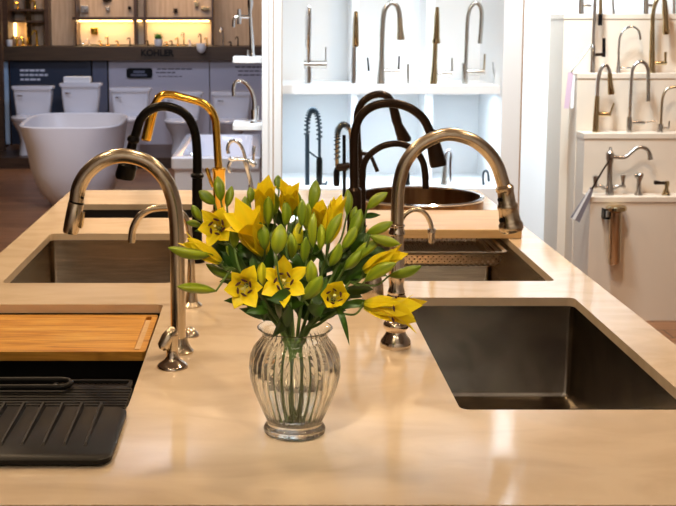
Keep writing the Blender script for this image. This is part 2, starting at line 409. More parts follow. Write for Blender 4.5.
# small gooseneck behind it
Y = yz(306, ZT); b0 = onZ(191.5, 306)
t = thing('filter_faucet', 'small brushed nickel gooseneck tap over the open left sink', 'faucet', b0)
parts(t, Y, [('spout', [(191.3, 262, 2.8), (190.6, 245, 2.8), (189, 230, 2.9), (185, 217, 3.1), (176, 209.5, 3.3), (163, 207.7, 3.4), (149, 210, 3.5), (139, 217, 3.6), (133, 229, 3.7), (131.4, 242.5, 3.9)], 'nickel')])
parts(t, Y, [('body', [(191.5, 304, 7.2), (191.5, 290, 5), (191.3, 275, 4), (191.3, 262, 3.6), (191.3, 259, 3.0)], 'nickel', 4)], ZT+.003)
flange(t, b0, [(.026, 0), (.026, .003), (.021, .008), (.017, .012)], 'nickel')
# dome
b0 = onZ(190.5, 336); t = thing('air_switch', 'small domed metal counter button behind the nickel faucet base', 'switch', b0)
flange(t, b0, [(.0195, 0), (.0195, .003), (.016, .009), (.011, .013)], 'polnickel', 'collar')
flange(t, b0, [(.010, .0128), (.010, .016), (.006, .019)], 'polnickel', 'button')
# soap dispenser
Y = yz(367, ZT); b0 = onZ(172.5, 367)
t = thing('soap_dispenser', 'short nickel post with flared base and slanted top beside cutting board', 'soap dispenser', b0)
flange(t, b0, [(.032, 0), (.032, .003), (.029, .007), (.016, .016), (.0125, .024), (.0115, .036)], 'polnickel')
parts(t, Y, [('post', [(172.8, 357, 5), (172.8, 345, 5.2), (173, 335, 5.2)], 'nickel', 0)])
parts(t, Y, [('lever_head', [(162, 349.5, 3.2, -.004), (163.5, 346.5, 6.5, -.003), (168, 338, 7, 0), (173, 331.0, 6, .006), (174.5, 329.5, 4.5, .008)], 'nickel', 0)])

# near right traditional nickel
Y = yz(346.5, ZT); b0 = onZ(395.5, 346.5); s = msc(Y, .95)
t = thing('kitchen_faucet', 'tall polished nickel faucet with turned base beside the right sink', 'faucet', b0)
prof = [(15.5, 0), (15.6, 3), (14.8, 7), (10.5, 13), (9.5, 16), (12, 19), (12.8, 21.5), (12.2, 24.5), (9, 27.5), (9.5, 30), (13, 34), (14.2, 38), (13.5, 43), (10.5, 50), (8.3, 54), (8.8, 56), (8.2, 58), (7.2, 61), (8, 70), (8.3, 78), (7.4, 90)]
bm = new(); lathe(bm, [(a*s, z*s) for a, z in prof], b0, 40); obj('turned_base', bm, 'polnickel', t)
parts(t, Y, [('spout', [(396.6, 262, 7), (397, 240, 6.6), (397.2, 222, 6.5), (397.6, 200, 6.5), (399.8, 180, 6.6), (407, 160, 6.6), (422, 144, 6.6), (446, 134.5, 6.6), (470, 139, 6.6), (486, 150, 6.6), (497, 165, 6.6), (504, 186, 6.6)], 'nickel'),
  ('collar_ring', [(396.8, 235, 7), (396.8, 234, 8.4), (396.9, 232, 8.4), (396.9, 230, 7.2), (396.9, 227, 7.2), (396.9, 226, 8.2), (396.9, 224.5, 8.2), (397, 223.5, 6.8)], 'polnickel', 0),
  ('spray_head', [(503.8, 185, 6.8), (504.4, 187.5, 9.2), (505, 190, 9.2), (505.5, 191.5, 8.2), (507, 203, 8.8), (507.3, 205, 10.2), (507.8, 208, 10.2), (508, 209.5, 9.4), (510.2, 222, 10.8), (510.6, 224, 12.2), (511.2, 229, 12.2), (511.4, 231, 11), (511.6, 232, 8.5)], 'nickel', 0)])
button(t, 498.5, 199, Y, r=.005, dy=-.012); button(t, 500, 219, Y, r=.006, dy=-.016, name='spray_toggle')
# bell side body
Y = yz(302, ZT); b0 = onZ(373, 302)
t = thing('soap_dispenser', 'bell shaped nickel dispenser standing behind the near right faucet', 'soap dispenser', b0)
flange(t, b0, [(.030, 0), (.030, .005), (.026, .010), (.0275, .016), (.026, .04), (.020, .065), (.012, .085), (.009, .095), (.009, .115)], 'nickel', 'body')
parts(t, Y, [('pump_spout', [(364, 243, 2.6), (364.5, 240, 4.6), (368, 242, 3.6), (373, 250, 3.2), (374, 258, 3.6)], 'polnickel', 4)])
t = thing('filter_faucet', 'slim nickel gooseneck tap between near right faucet and colander', 'faucet', onZ(396, 301))
Y = yz(301, ZT)
parts(t, Y, [('base', [(396, 301, 5.5), (396, 293, 4.6), (396.5, 280, 3.2)], 'nickel', 0)], ZT)
parts(t, Y, [('spout', [(396.5, 281, 2.4), (397.5, 250, 2.4), (399, 228, 2.4), (404, 216, 2.4), (412, 210.3, 2.4), (420, 210.3, 2.4), (427, 216, 2.4), (431, 225, 2.4), (431.8, 234, 2.4)], 'nickel'),
  ('nozzle', [(431.7, 229, 4.2), (431.7, 232.5, 4.4), (431.7, 233, 3.4), (431.6, 243, 3.1)], 'polnickel', 0)])

# black pull-down on the left
Y = yz(262, ZT); b0 = onZ(197, 262)
t = thing('kitchen_faucet', 'matte black gooseneck faucet between nickel and gold faucets', 'faucet', b0)
parts(t, Y, [('body', [(197, 262, 8), (197, 255, 6.5), (197, 240, 5.2), (197.3, 178, 5.2)], 'black', 0)], ZT)
parts(t, Y, [('collar', [(197.3, 178, 5), (197.3, 177, 6.6), (197.3, 174.5, 6.8), (197.3, 173, 5)], 'black', 0),
  ('spout', [(197.3, 174, 4.6), (197, 150, 4.6), (194.3, 130, 4.6), (187, 116, 4.6), (175.5, 108.7, 4.6), (162, 106.3, 4.6), (149.5, 110.3, 4.6), (140.5, 119.5, 4.6), (136.5, 132, 4.6), (134, 138.5, 4.6)], 'black'),
  ('spray_head', [(134.4, 136, 5), (134, 138, 6.3), (133, 141, 6.3), (132.6, 143, 4.6), (130.8, 152, 5.2), (128.7, 163, 8), (127.8, 166, 10), (127, 168.5, 9.6), (125.5, 174, 10), (125, 176, 10), (124.6, 179, 8.8)], 'black', 0)])
# gold
Y = yz(214, ZT); b0 = onZ(219.5, 214)
t = thing('kitchen_faucet', 'polished gold faucet with an angular spout', 'faucet', b0)
parts(t, Y, [('body', [(219.5, 214, 8), (219.5, 211, 8), (219.4, 210, 6.4), (219, 172, 6.2), (218.9, 170, 7), (218.9, 168, 7), (218.9, 167, 4.4)], 'gold', 0)], ZT)
parts(t, Y, [('spout', [(218.6, 168, 3.9), (217.4, 150, 3.9), (216, 126, 3.9), (214.5, 118, 3.9), (211, 110.5, 3.9), (204, 104, 3.9), (196, 100.8, 3.9), (180, 96.6, 3.9), (172, 94.8, 3.9), (164, 94.6, 3.9), (158.5, 98, 3.9), (154.5, 105.5, 3.9)], 'gold'),
  ('spray_head', [(155, 104.5, 4.8), (151.5, 116, 5), (151.4, 116.6, 4.4), (151.2, 117.2, 5), (146, 139.5, 5.1), (145.8, 140.7, 4)], 'gold', 0),
  ('lever', [(213, 187, 1.6, -.02), (211, 182, 1.8, -.02), (207, 169.5, 2.1, -.02), (206.6, 168, 1.4, -.02)], 'gold', 0)])

# right side blacks
Y = yz(262, ZT); b0 = onZ(354.5, 262)
t = thing('kitchen_faucet', 'large black gooseneck faucet with flared cylinder spray head', 'faucet', b0)
parts(t, Y, [('body', [(354.5, 262, 9), (354.5, 257, 9), (354.5, 255, 7.6), (354.3, 196, 7.4), (354.2, 190, 7.2), (354, 187.5, 5)], 'bronze', 0)], ZT)
parts(t, Y, [('spout', [(354.2, 189, 4.4), (353.9, 160, 4.3), (354.5, 136, 4.3), (359.5, 118, 4.3), (372, 106.7, 4.4), (391, 103.3, 4.4), (409, 107.7, 4.4), (423, 118.5, 4.4), (430.5, 133, 4.5)], 'bronze'),
  ('spray_head', [(430, 131.5, 5), (431, 133.5, 6), (438, 163, 8.7), (438.6, 166, 8.2)], 'bronze', 0)])
Y = yz(252, ZT); b0 = onZ(362.5, 252)
t = thing('filter_faucet', 'small black gooseneck tap nested inside the large black arch', 'faucet', b0)
parts(t, Y, [('base', [(362.5, 252, 6), (362.5, 249, 6), (362.5, 248, 4)], 'bronze', 0)], ZT)
parts(t, Y, [('spout', [(362.5, 248, 3.3), (362.6, 210, 3.3), (362.5, 180, 3.3), (364, 164, 3.3), (371, 153.5, 3.3), (384, 145.6, 3.3), (400, 143.8, 3.3), (414, 150, 3.3), (422, 160, 3.3), (425, 172, 3.4), (425.7, 188.5, 3.4)], 'bronze')])
Y = yz(214, ZT); b0 = onZ(358.5, 214)
t = thing('kitchen_faucet', 'black pull-down faucet rising behind the large black arch', 'faucet', b0)
parts(t, Y, [('body', [(358.5, 214, 6.5), (358.5, 211, 6.5), (358.5, 210, 4.4), (358.4, 150, 4.2)], 'bronze', 0)], ZT)
parts(t, Y, [('spout', [(358.4, 152, 3.4), (357.2, 130, 3.5), (357.4, 114, 3.6), (362, 103, 3.7), (370, 96.5, 3.7), (379.5, 94.2, 3.7), (387.5, 96.5, 3.7), (391.5, 101.5, 3.8)], 'bronze'),
  ('spray_head', [(391, 100.5, 4.2), (392.5, 104, 4.4), (396.5, 120, 5), (398, 125, 4.6), (404.5, 140, 7.2), (405, 142, 6.4)], 'bronze', 0),
  ('lever', [(360, 153.5, 2, -.015), (368, 154.3, 2, -.015), (371.5, 157.5, 1.9, -.015), (377.5, 171.5, 2, -.015)], 'bronze', 3)])
Y = yz(196.5, ZT); b0 = onZ(344.3, 196.5)
t = thing('spring_faucet', 'black spring faucet just left of the black arches', 'faucet', b0)
parts(t, Y, [('post', [(344.3, 196.5, 1.8), (344.3, 172, 1.8), (344, 135, 1.7)], 'black', 0),
  ('bracket', [(336, 166, 3), (339, 167.5, 4), (345, 167, 4.5), (350, 165, 3)], 'bronze', 0),
  ('hose', [(351, 166, 1.6), (350.8, 140, 1.7), (349.8, 130, 1.8), (346.8, 125.3, 1.8), (343.5, 124.3, 1.8), (340, 126.5, 1.8), (337.8, 132, 1.8), (337.2, 138, 1.9), (337, 166, 1.9)], 'brass'),
  ('sprayer', [(336.8, 168, 2.2), (336.6, 172, 3.1), (336.5, 184, 3.2), (336.5, 186, 2.4)], 'black', 0)])
def coil(t, pts, Y, r0, turns, wire, m):
    P = catmull([Vector(p) for p in T(pts, Y)], 14); n = len(P); bm = new(); out = []
    for i in range((n-1)*6+1):
        f = i/6; a = int(min(f, n-2)); q = P[a].lerp(P[a+1], f-a); tt = (P[a+1]-P[a]); tv = Vector(tt[:3]).normalized()
        u = Vector((0, 1, 0)); v = tv.cross(u); ph = 2*pi*turns*i/((n-1)*6)
        out.append((*(Vector(q[:3])+(u*cos(ph)+v*sin(ph))*r0), wire))
    tube(bm, out, 5, 0); obj('spring_coil', bm, m, t)
coil(t, [(337.2, 160, 1), (337.2, 138, 1), (338.5, 129, 1), (343.5, 124.3, 1), (349, 128, 1)], Y, 2.9*msc(Y), 20, .0022, 'navy')

# chrome basin tap on the rear of the island
Y = yz(195, ZT); b0 = onZ(251, 195)
t = thing('bridge_faucet', 'small chrome hooked faucet standing beyond the lilies', 'faucet', b0)
parts(t, Y, [('body', [(251.5, 195, 4.5), (251.3, 192, 3), (250.5, 180, 2.2), (247.8, 170, 2.2), (246.5, 163, 3.4), (245.8, 160, 3)], 'chrome', 0),
  ('spout', [(247.5, 170, 1.8), (244.5, 155, 1.8), (241, 146, 1.8), (236, 141.3, 1.8), (231.5, 141.2, 1.8), (228.5, 144.5, 1.8), (227.7, 149.5, 1.9), (228.6, 153.5, 1.9)], 'chrome'),
  ('cross_bar', [(229, 157.5, 2.4), (232, 159.5, 2.2), (238, 159, 1.7), (247, 160.5, 2), (253, 163.5, 3), (255, 165.5, 3)], 'chrome', 3),
  ('hook', [(230.5, 161.5, 1.8), (228.8, 165.5, 1.8), (229.3, 170, 1.9), (230.7, 172.7, 1.6)], 'chrome', 4),
  ('lever', [(253.3, 163, 1.4), (253.7, 155, 1.3), (254, 147.5, 2), (254, 146, 1.2)], 'chrome', 0)])

# ================================================================== VASE + LILIES
YV = yz(434, ZT)+.0; vc = onZ(294.5, 431.5)+Vector((0, 0, .0006)); YV = vc.y; sv = msc(YV, 1.0)
t = thing('glass_vase', 'ribbed clear glass vase half filled with water holding yellow lilies', 'vase', vc)
outer = [(28, 0), (30.5, 1), (31.2, 4), (30, 7), (27.5, 9.5), (28, 13), (31.5, 22), (36, 33), (40.5, 45), (43.6, 57), (44.6, 68), (43.6, 78), (40, 87), (35.5, 93.5), (33, 97), (32.3, 100), (33.5, 103), (36.3, 106), (37.5, 107.2)]
inner = [(36, 107.4), (32, 104.2), (30.2, 100), (31, 96.5), (33.5, 93), (38, 86), (41.4, 78), (42.4, 68), (41.4, 57), (38.3, 45), (33.8, 33), (29.3, 22), (25.8, 14), (22, 11.5), (2, 11)]
NV = 144
def vfl(i, k, n):
    h = outer[i][1] if i < len(outer) else 0
    if i >= len(outer): return 0
    a = .036*max(0, min(1, (h-11)/12))*max(0, min(1, (98-h)/10))
    return a*abs(sin(k*pi*36/n))*1.3 - a*.5
bm = new(); lathe(bm, [(a*sv, h*sv) for a, h in outer+inner], vc, NV, True, True, fl=vfl); obj('glass_body', bm, 'glass', t)
wz = 53.
def inr(h):
    I = inner[::-1]
    for (a, b), (c, d) in zip(I, I[1:]):
        if b <= h <= d: return a+(c-a)*(h-b)/(d-b)
    return inner[0][0]
bm = new(); lathe(bm, [(2*sv, 11.2*sv), (21.6*sv, 11.7*sv)]+[((inr(h)-.35)*sv, h*sv) for h in (14, 18, 22, 28, 33, 40, 45, 50, wz)]+[(20*sv, wz*sv)], vc, 64, True, True)
wo = obj('water', bm, 'water', t)

def setcol(o, cols):
    a = o.data.color_attributes.new('Col', 'FLOAT_COLOR', 'POINT')
    for i, c in enumerate(cols): a.data[i].color = (*c, 1)
def mixc(a, b, f): f = max(0, min(1, f)); return tuple(a[i]+(b[i]-a[i])*f for i in range(3))
GD, GM, GL, YG, YL, YO = (.020, .062, .008), (.055, .135, .008), (.14, .25, .010), (.42, .46, .012), (.90, .77, .012), (.88, .62, .008)
def frame(ax):
    u = ax.cross(Vector((0, 0, 1)));
    if u.length < .1: u = ax.cross(Vector((1, 0, 0)))
    u.normalize(); return u, ax.cross(u)
def bud(t, a, b, w, yel=0, seed=0):
    """closed bud from base a to tip b, width w (m); yel 0 green .. 1 yellow"""
    rnd = random.Random(seed); ax = (b-a); L = ax.length; ax.normalize(); u, v = frame(ax); bend = (u*cos(seed*2.1)+v*sin(seed*2.1))*L*.05
    prof = [(0, .16), (.06, .34), (.18, .70), (.34, .92), (.5, 1), (.66, .97), (.80, .74), (.90, .47), (.96, .25), (1, .07)]
    n = 18; loops = []; cols = []; ph = rnd.random()*6
    base = mixc(mixc(GM, GL, .15+.6*rnd.random()), YG, yel*1.15) if yel < .7 else mixc(YG, YL, (yel-.5)*2)
    for s, r in prof:
        L_ = []
        for k in range(n):
            an = 2*pi*k/n; lobe = abs(cos(1.5*an+ph))**.7
            rr_ = w/2*r*(.72+.30*lobe)
            L_.append(a+ax*(L*s)+bend*sin(pi*s)+(u*cos(an)+v*sin(an))*rr_)
            c = mixc(mixc(base, GM, .55), mixc(base, YG, .25), lobe)
            c = mixc(c, GM, (.22-s)*3.2) if s < .22 else mixc(c, GL, (s-.85)*3)
            cols.append(c)
        loops.append(L_)
    bm = new(); loft(bm, loops); o = obj('bud', bm, 'bud', t); setcol(o, cols); return o
def stalk(bm, a, b, r0, r1, sag=.01, seed=0):
    rnd = random.Random(seed); m1 = a.lerp(b, .5)+Vector(((b.x-a.x)*.16, rnd.uniform(-.006, .006), -sag-abs(b.x-a.x)*.15))
    tube(bm, [(*a, r0), (*m1, (r0+r1)/2), (*b, r1)], 7, 5)
def petal(parent, a, ax, side, L, W, p0, p1, seed, yel=1., wav=.0):
    """one petal leaving a along ax and bending away towards side"""
    rnd = random.Random(seed); n = 12; m = 6; tgt = ax.cross(side).normalized()
    q = Vector(a)+side*(W*.10); loops = []; cols = []
    for i in range(n+1):
        s = i/n; ph = p0+(p1-p0)*s**1.5
        d = ax*cos(ph)+side*sin(ph); nrm = side*cos(ph)-ax*sin(ph)
        if i: q = q+d*(L/n)
        w = W*(.30+.75*sin(pi*min(1, s*.92+.04))**.8)*(1 if s < .72 else max(.02, 1-((s-.72)/.28)**1.7)) if s < 1 else W*.02
        row = []
        for j in range(-m//2, m//2+1):
            f = 2*j/m
            cup = .24*(1-s*.65)*w
            row.append(q+tgt*(f*w/2)-nrm*(f*f*cup*1.0)+nrm*(.05*w*(1-abs(f))*-1 if abs(f) < .2 else 0)+nrm*(sin(s*11+f*2+seed)*wav*w*abs(f)))
            c = mixc(YL, YO, .35*rnd.random()+.3*(1-s)); c = mixc(c, GL, (.16-s)*4 if s < .16 else 0)
            if abs(f) < .2: c = mixc(c, YG, .45*(1-s))
            cols.append(mixc(YG, c, yel))
        loops.append(row)
    bm = new(); loft(bm, loops, False, False, close=False)
    o = obj('petal', bm, 'petal', parent); setcol(o, cols)
    sd = o.modifiers.new('t', 'SOLIDIFY'); sd.thickness = .0007; sd.offset = 0
    ss = o.modifiers.new('s', 'SUBSURF'); ss.levels = 1; ss.render_levels = 1
    return o
def flower(t, a, c, L, W, p0, p1, seed, stam=True, roll=0., n=6, yel=1.):
    """a: base; c: point it faces; p0/p1 opening angles"""
    ax = (c-a).normalized(); u, v = frame(ax)
    bm = new(); tube(bm, [(*(a-ax*.004), .0028), (*(a+ax*.004), .0042), (*(a+ax*.010), .0035), (*(a+ax*.012), .001)], 10, 3)
    fl = obj('flower', bm, 'stem', t)
    for k in range(n):
        an = 2*pi*k/n+roll; side = u*cos(an)+v*sin(an); out = k % 2
        petal(fl, a, ax, side, L*(1 if out else .96)*(1+.10*math.sin(k*3.7+seed*1.3)), W*(.82 if out else 1.05), p0+(.04 if out else 0), p1*(1+.22*math.sin(k*2.3+seed)), seed*10+k, yel, .05)
    if stam:
        for k in range(6):
            an = 2*pi*k/6+roll+.4; side = u*cos(an)+v*sin(an); Ls = L*.62
            q = [a+ax*.006, a+ax*(Ls*.5)+side*(Ls*.13), a+ax*(Ls*.88)+side*(Ls*.36)]
            bm = new(); tube(bm, [(*p, .0007) for p in q], 6, 4); st = obj('stamen', bm, 'filament', fl)
            d = (ax*.3+u*cos(an+1.2)+v*sin(an+1.2)).normalized()
            bm = new(); e = q[-1]; tube(bm, [(*(e-d*.0055), .0008), (*(e-d*.002), .0019), (*(e+d*.002), .0019), (*(e+d*.0055), .0008)], 8, 2); obj('anther', bm, 'anther', st)
        bm = new(); e = a+ax*(L*.72); tube(bm, [(*(a+ax*.006), .0011), (*e, .0011), (*(e+ax*.001), .0026), (*(e+ax*.004), .0024)], 8, 0); obj('pistil', bm, 'filament', fl)
    return fl
def leaf(t, a, b, w, seed, droop=.25, label=None, dark=0):
    rnd = random.Random(seed); d = b-a; L = d.length; ax = d.normalized(); up = Vector((0, 0, 1))
    side = ax.cross(Vector((rnd.uniform(-.5, .5), -1+rnd.uniform(-.4, .4), rnd.uniform(-.2, .8))))
    if side.length < .2: side = ax.cross(Vector((1, 0, .3)))
    side.normalize(); nrm = side.cross(ax)
    n = 10; loops = []; cols = []; col = mixc(mixc(GD, GM, rnd.random()*.8), GD, dark)
    for i in range(n+1):
        s = i/n; c = a.lerp(b, s)+nrm*(sin(pi*s)*L*droop*.5)+up*(sin(pi*s)*L*droop*.35)
        wd = w*(.22+.85*sin(pi*s**.85))*(1 if s < .75 else 1-((s-.75)/.25)**1.6) if 0 < i < n else w*(.18 if i == 0 else .02)
        loops.append([c+side*(f*wd/2)+nrm*(abs(f)*wd*.16) for f in (-1, -.5, 0, .5, 1)])
        cols += [mixc(col, GM, .5*(abs(f) < .2)) for f in (-1, -.5, 0, .5, 1)]
    bm = new(); loft(bm, loops, False, False, close=False)
    o = obj('leaf', bm, 'leaf', t); setcol(o, cols)
    sd = o.modifiers.new('t', 'SOLIDIFY'); sd.thickness = .0006; sd.offset = 0
    ss = o.modifiers.new('s', 'SUBSURF'); ss.levels = 1; ss.render_levels = 1
    return o
def P(px, py, dy=0.): return onY(px, py, YV+dy)
G = 'lily stems in the ribbed vase'
# each stem: label, node (px,py,dy), foot (dx,dy) in the vase, elements
# bud: ('b', bx,by,bdy, tx,ty,tdy, width_px, yellow)   flower: ('f', bx,by,bdy, tx,ty,tdy, L, W, p0, p1, roll, stamens, n)
stems = [
 ('lily stem reaching far left with a long green bud and half-open flower', (232, 268, -.01), (-8, 3),
  [('b', 212, 255, -.03, 168, 247.5, -.05, 12.5, .35), ('f', 221, 262, -.02, 186, 240, -.03, 45, 14, .05, .16, .5, False, 6), ('b', 216, 291, -.04, 177, 286.5, -.06, 11.5, .4), ('b', 236, 279, 0, 206, 264, 0, 11, .0), ('b', 240, 264, -.02, 226, 246, -.02, 10, .1)]),
 ('lily stem with three green buds pointing up left beneath the gold faucet', (234, 240, .04), (-6, -4),
  [('b', 221, 201, .03, 217.5, 176, .04, 12.5, .12), ('b', 215, 204, .03, 199, 191, .03, 13, .05), ('b', 227, 207, .04, 232, 186, .05, 10, .22)]),
 ('lily stem with open yellow flower at upper left showing dark anthers', (232, 246, .0), (-3, 6),
  [('f', 221, 229, .02, 208, 222, -.06, 31, 14, .35, 1.15, .25, True, 6), ('b', 202, 221, .0, 192, 205, -.01, 9.5, .15), ('b', 202, 226, .02, 186, 222, .02, 8, .1)]),
 ('lily stem with open yellow flower low at left above the vase shoulder', (252, 282, -.06), (-9, -3),
  [('f', 247, 285, -.05, 238, 293, -.13, 30, 15, .35, 1.3, .1, True, 6), ('b', 234, 248, -.06, 232.5, 225, -.06, 11.5, .18), ('b', 263, 285, -.07, 262, 262, -.08, 10, .75)]),
 ('lily stem with the widest yellow trumpet left of the bouquet centre', (262, 262, -.01), (2, 8),
  [('f', 264, 254, -.03, 243, 215, -.07, 60, 23, .06, .62, .3, False, 6), ('b', 250, 203, .02, 250, 187, .03, 10, .15), ('b', 247, 214, .03, 245, 196, .03, 9.5, .2), ('b', 265, 250, -.06, 260, 222, -.06, 13.5, .1), ('b', 254, 244, -.03, 247, 218, -.04, 11, .6)]),
 ('lily stem topped by the highest yellow trumpet flower, left of centre', (270, 240, .03), (5, 2),
  [('f', 264, 222, .03, 264, 188, .0, 48, 18, .06, .36, .1, False, 6), ('b', 279, 190, .05, 278, 175, .06, 9.5, .0), ('b', 268, 226, .0, 268, 196, -.01, 12, .25)]),
 ('lily stem with upright yellow flower and green buds at top centre', (286, 240, .03), (0, -8),
  [('f', 289, 216, .03, 289, 190, .0, 40, 17, .06, .34, .4, False, 6), ('b', 285, 226, .0, 285, 200, 0, 11.5, .2), ('b', 296, 217, .02, 296, 190, .03, 12.5, .05), ('b', 292, 258, -.04, 291, 233, -.05, 11, .25), ('b', 273, 216, .02, 274, 192, .02, 11, .3), ('b', 302, 226, -.02, 302.5, 199, -.02, 10.5, .15)]),
 ('lily stem with open front flower facing out just above the vase', (284, 292, -.07), (-2, -6),
  [('f', 283, 284, -.05, 285, 276, -.14, 35, 14, .45, 1.25, .52, True, 6), ('b', 276, 254, -.09, 281, 224, -.09, 17, .42), ('b', 310, 284, -.08, 311, 260, -.09, 12.5, .5)]),
 ('lily stem with tallest green bud and twin pale buds right of centre', (308, 252, .02), (6, -4),
  [('b', 311, 209, .02, 316, 180, .03, 13.5, .15), ('b', 313, 247, -.05, 314, 212, -.05, 10, .45), ('b', 320, 250, -.05, 321, 224, -.05, 10, .45), ('f', 319, 226, .03, 319, 204, .0, 30, 15, .06, .3, 0, False, 6), ('b', 298, 250, .0, 299, 222, 0, 12, .8), ('b', 304, 262, -.04, 306, 237, -.05, 11, .1), ('b', 306, 230, 0, 308, 203, 0, 11, .5)]),
 ('lily stem with slim half-open yellow flower leaning right beside upright bud', (326, 258, .0), (8, 2),
  [('f', 327, 242, -.02, 337, 206, -.03, 47, 16, .06, .18, .3, False, 6), ('b', 327, 244, -.05, 342, 213, -.05, 11.5, .25), ('b', 347, 215, .02, 347.5, 189, .03, 10, .12), ('b', 330, 266, -.05, 340, 243, -.06, 12, .2), ('b', 331, 222, .01, 334, 199, .01, 10, .3)]),
 ('lily stem whose bud points up right towards the black faucet bodies', (345, 250, .02), (10, 0),
  [('b', 367, 209, .0, 387.5, 192.5, .0, 11.5, .35), ('b', 350, 237, -.01, 361, 209, 0, 14, .05), ('b', 342, 249, -.03, 357, 226, -.03, 12, .3), ('b', 353, 228, 0, 356, 206, 0, 9, .1)]),
 ('lily stem with two buds stacked pointing right below the pale board', (348, 262, -.01), (9, -4),
  [('b', 367, 233, -.02, 393, 222, -.03, 11.5, .3), ('b', 370, 236, -.05, 400, 244, -.06, 12, .35), ('b', 352, 262, -.03, 380, 240, -.04, 13, .28), ('b', 344, 270, -.05, 362, 250, -.06, 12, .1)]),
 ('lily stem with ragged half-open yellow flower crossing the nickel faucet', (350, 282, -.02), (7, 5),
  [('f', 364, 271, -.04, 403, 251, -.07, 46, 15, .06, .14, .2, False, 6), ('b', 365, 281, -.06, 396, 263, -.08, 13.5, .45), ('b', 389, 276, -.05, 421.5, 266, -.07, 12, .12)]),
 ('lily stem with big open trumpet low on the right', (336, 312, -.03), (11, 3),
  [('f', 364, 304.5, -.05, 410, 311, -.07, 56, 21, .06, .52, .35, True, 6)]),
 ('lily stem with ruffled cupped yellow flower at lower right of bouquet', (328, 302, -.06), (4, 8),
  [('f', 333, 300, -.04, 337, 288, -.13, 31, 18, .22, .62, .0, True, 6), ('b', 303, 299, -.08, 322, 276, -.10, 15.5, .2)]),
]
node_pts = []
for si, (lab, nd_, foot, els) in enumerate(stems):
    N = P(*nd_); base = vc+Vector((foot[0]*sv*1.2, foot[1]*sv*1.2, 14*sv)); neck = vc+Vector(((nd_[0]-294)*.20*sv, (nd_[2]*150-0)*sv*.5, 100*sv))
    neck2 = vc+Vector(((nd_[0]-294)*.10*sv-foot[0]*.3*sv, foot[1]*.3*sv, 60*sv))
    t = thing('lily_stem', lab, 'flower', base, G)
    bm = new(); tube(bm, [(*base, .0032), (*neck2, .0031), (*neck, .003), (*neck.lerp(N, .5), .0028), (*N, .0022)], 8, 6)
    for ei, e in enumerate(els):
        a = P(*e[1:4]); stalk(bm, N, a, .0020, .0016, .003, si*9+ei)
    obj('stem', bm, 'stem', t)
    for ei, e in enumerate(els):
        a = P(*e[1:4]); b_ = P(*e[4:7])
        if e[0] == 'b': bud(t, a, b_, e[7]*sv*.92, e[8], si*7+ei+1)
        else: flower(t, a, b_, e[7]*sv, e[8]*sv*1.12, e[9], e[10], si*7+ei+3, e[12], e[11], e[13])
    # leaves up the stem
    rnd = random.Random(si*31+5)
    for k in range(13):
        s_ = rnd.uniform(.1, 1.1); q = neck.lerp(N, s_)+Vector((0, .02, 0))
        d = Vector((rnd.uniform(-1, 1)+(nd_[0]-294)/55, rnd.uniform(-.15, .9), rnd.uniform(-.1, .8))).normalized()
        L = rnd.uniform(26, 44)*sv
        q.z = max(q.z, vc.z+112*sv)
        if q.z+d.z*L < vc.z+118*sv: d.z = abs(d.z)+.15
        leaf(t, q, q+d*L, rnd.uniform(8, 13)*sv, si*50+k, .25)
    if si == 14:
        leaf(t, P(335, 305, -.05), P(349.5, 346, -.07), 6*sv, 901, .5)
    if si == 7:
        leaf(t, P(289, 305, -.09), P(272, 338, -.05), 15*sv, 902, .3); leaf(t, P(292, 298, -.08), P(268, 300, -.10), 15*sv, 903, .3)
        leaf(t, P(310, 312, -.08), P(325, 306, -.10), 15*sv, 904, .35); leaf(t, P(283, 300, -.10), P(287, 330, -.06), 15*sv, 906, .2)
    if si == 3: leaf(t, P(268, 312, -.07), P(245, 313, -.09), 9*sv, 905, .25); leaf(t, P(262, 300, -.07), P(264, 322, -.05), 9*sv, 907, .25)
    if si == 10: leaf(t, P(362, 217, .01), P(381, 215, .0), 6*sv, 908, .2)

# ================================================================== DISPLAY CABINET (booth)
YS = 5.86; YK = 6.42
zs = onY(300, 85.5, YS).z; zs0 = onY(300, 94, YS).z; zc = onY(300, 188.5, YS-.04).z
bt = thing('display_cabinet', 'white open display cabinet with shelf of faucets behind the island', 'display cabinet', (.66, 6.1, 0))
def xat(px, Y, z=1.3): return (px-PX)*dep(Y, z)/F
xa, xb = xat(282, YS), xat(500, YS)
bm = new(); box(bm, 0.0, xa-.035, YS-.06, YK+.2, 0, 3.0); obj('side_panel', bm, 'white', bt, smooth=False)
bm = new(); box(bm, xa-.035, xa-.022, YS-.062, YS-.03, 0, 3.0); box(bm, xa-.022, xa, YS-.07, YK+.2, 0, 3.0); box(bm, .0, .03, YS-.075, YS-.06, 0, 3.); obj('frame_moulding', bm, 'white', bt, smooth=False)
bm = new(); box(bm, xa-.004, xa, YS-.074, YS-.0701, 0, 3.0); box(bm, xa-.048, xa-.043, YS-.064, YS-.0601, 0, 3.0); obj('brown_edging', bm, 'trim', bt, smooth=False)
bm = new(); box(bm, xb, xat(521, YS-.06), YS-.06, YK+.2, 0, 3.0); obj('side_panel', bm, 'white', bt, smooth=False)
bm = new(); x_ = xat(521, YS-.06); box(bm, x_, x_+.008, YS-.062, YK+.2, 0, 3.0); obj('brown_edging', bm, 'trim', bt, smooth=False)
bm = new(); box(bm, xa, xb, YK, YK+.02, 0, 3.0); obj('back_panel', bm, 'white', bt, smooth=False)
bm = new(); box(bm, xa, xb, YS, YK, zs0, zs); obj('shelf', bm, 'white', bt, smooth=False)
bm = new(); box(bm, xa, xb, YS-.04, YK, 0, zc); obj('base_counter', bm, 'white', bt, smooth=False)
for px, w in ((354, .035), (428, .045)):
    x = xat(px, 6.2); bm = new(); box(bm, x-w/2, x+w/2, 6.15, YK, zc, 3.0); obj('divider', bm, 'white', bt, smooth=False)
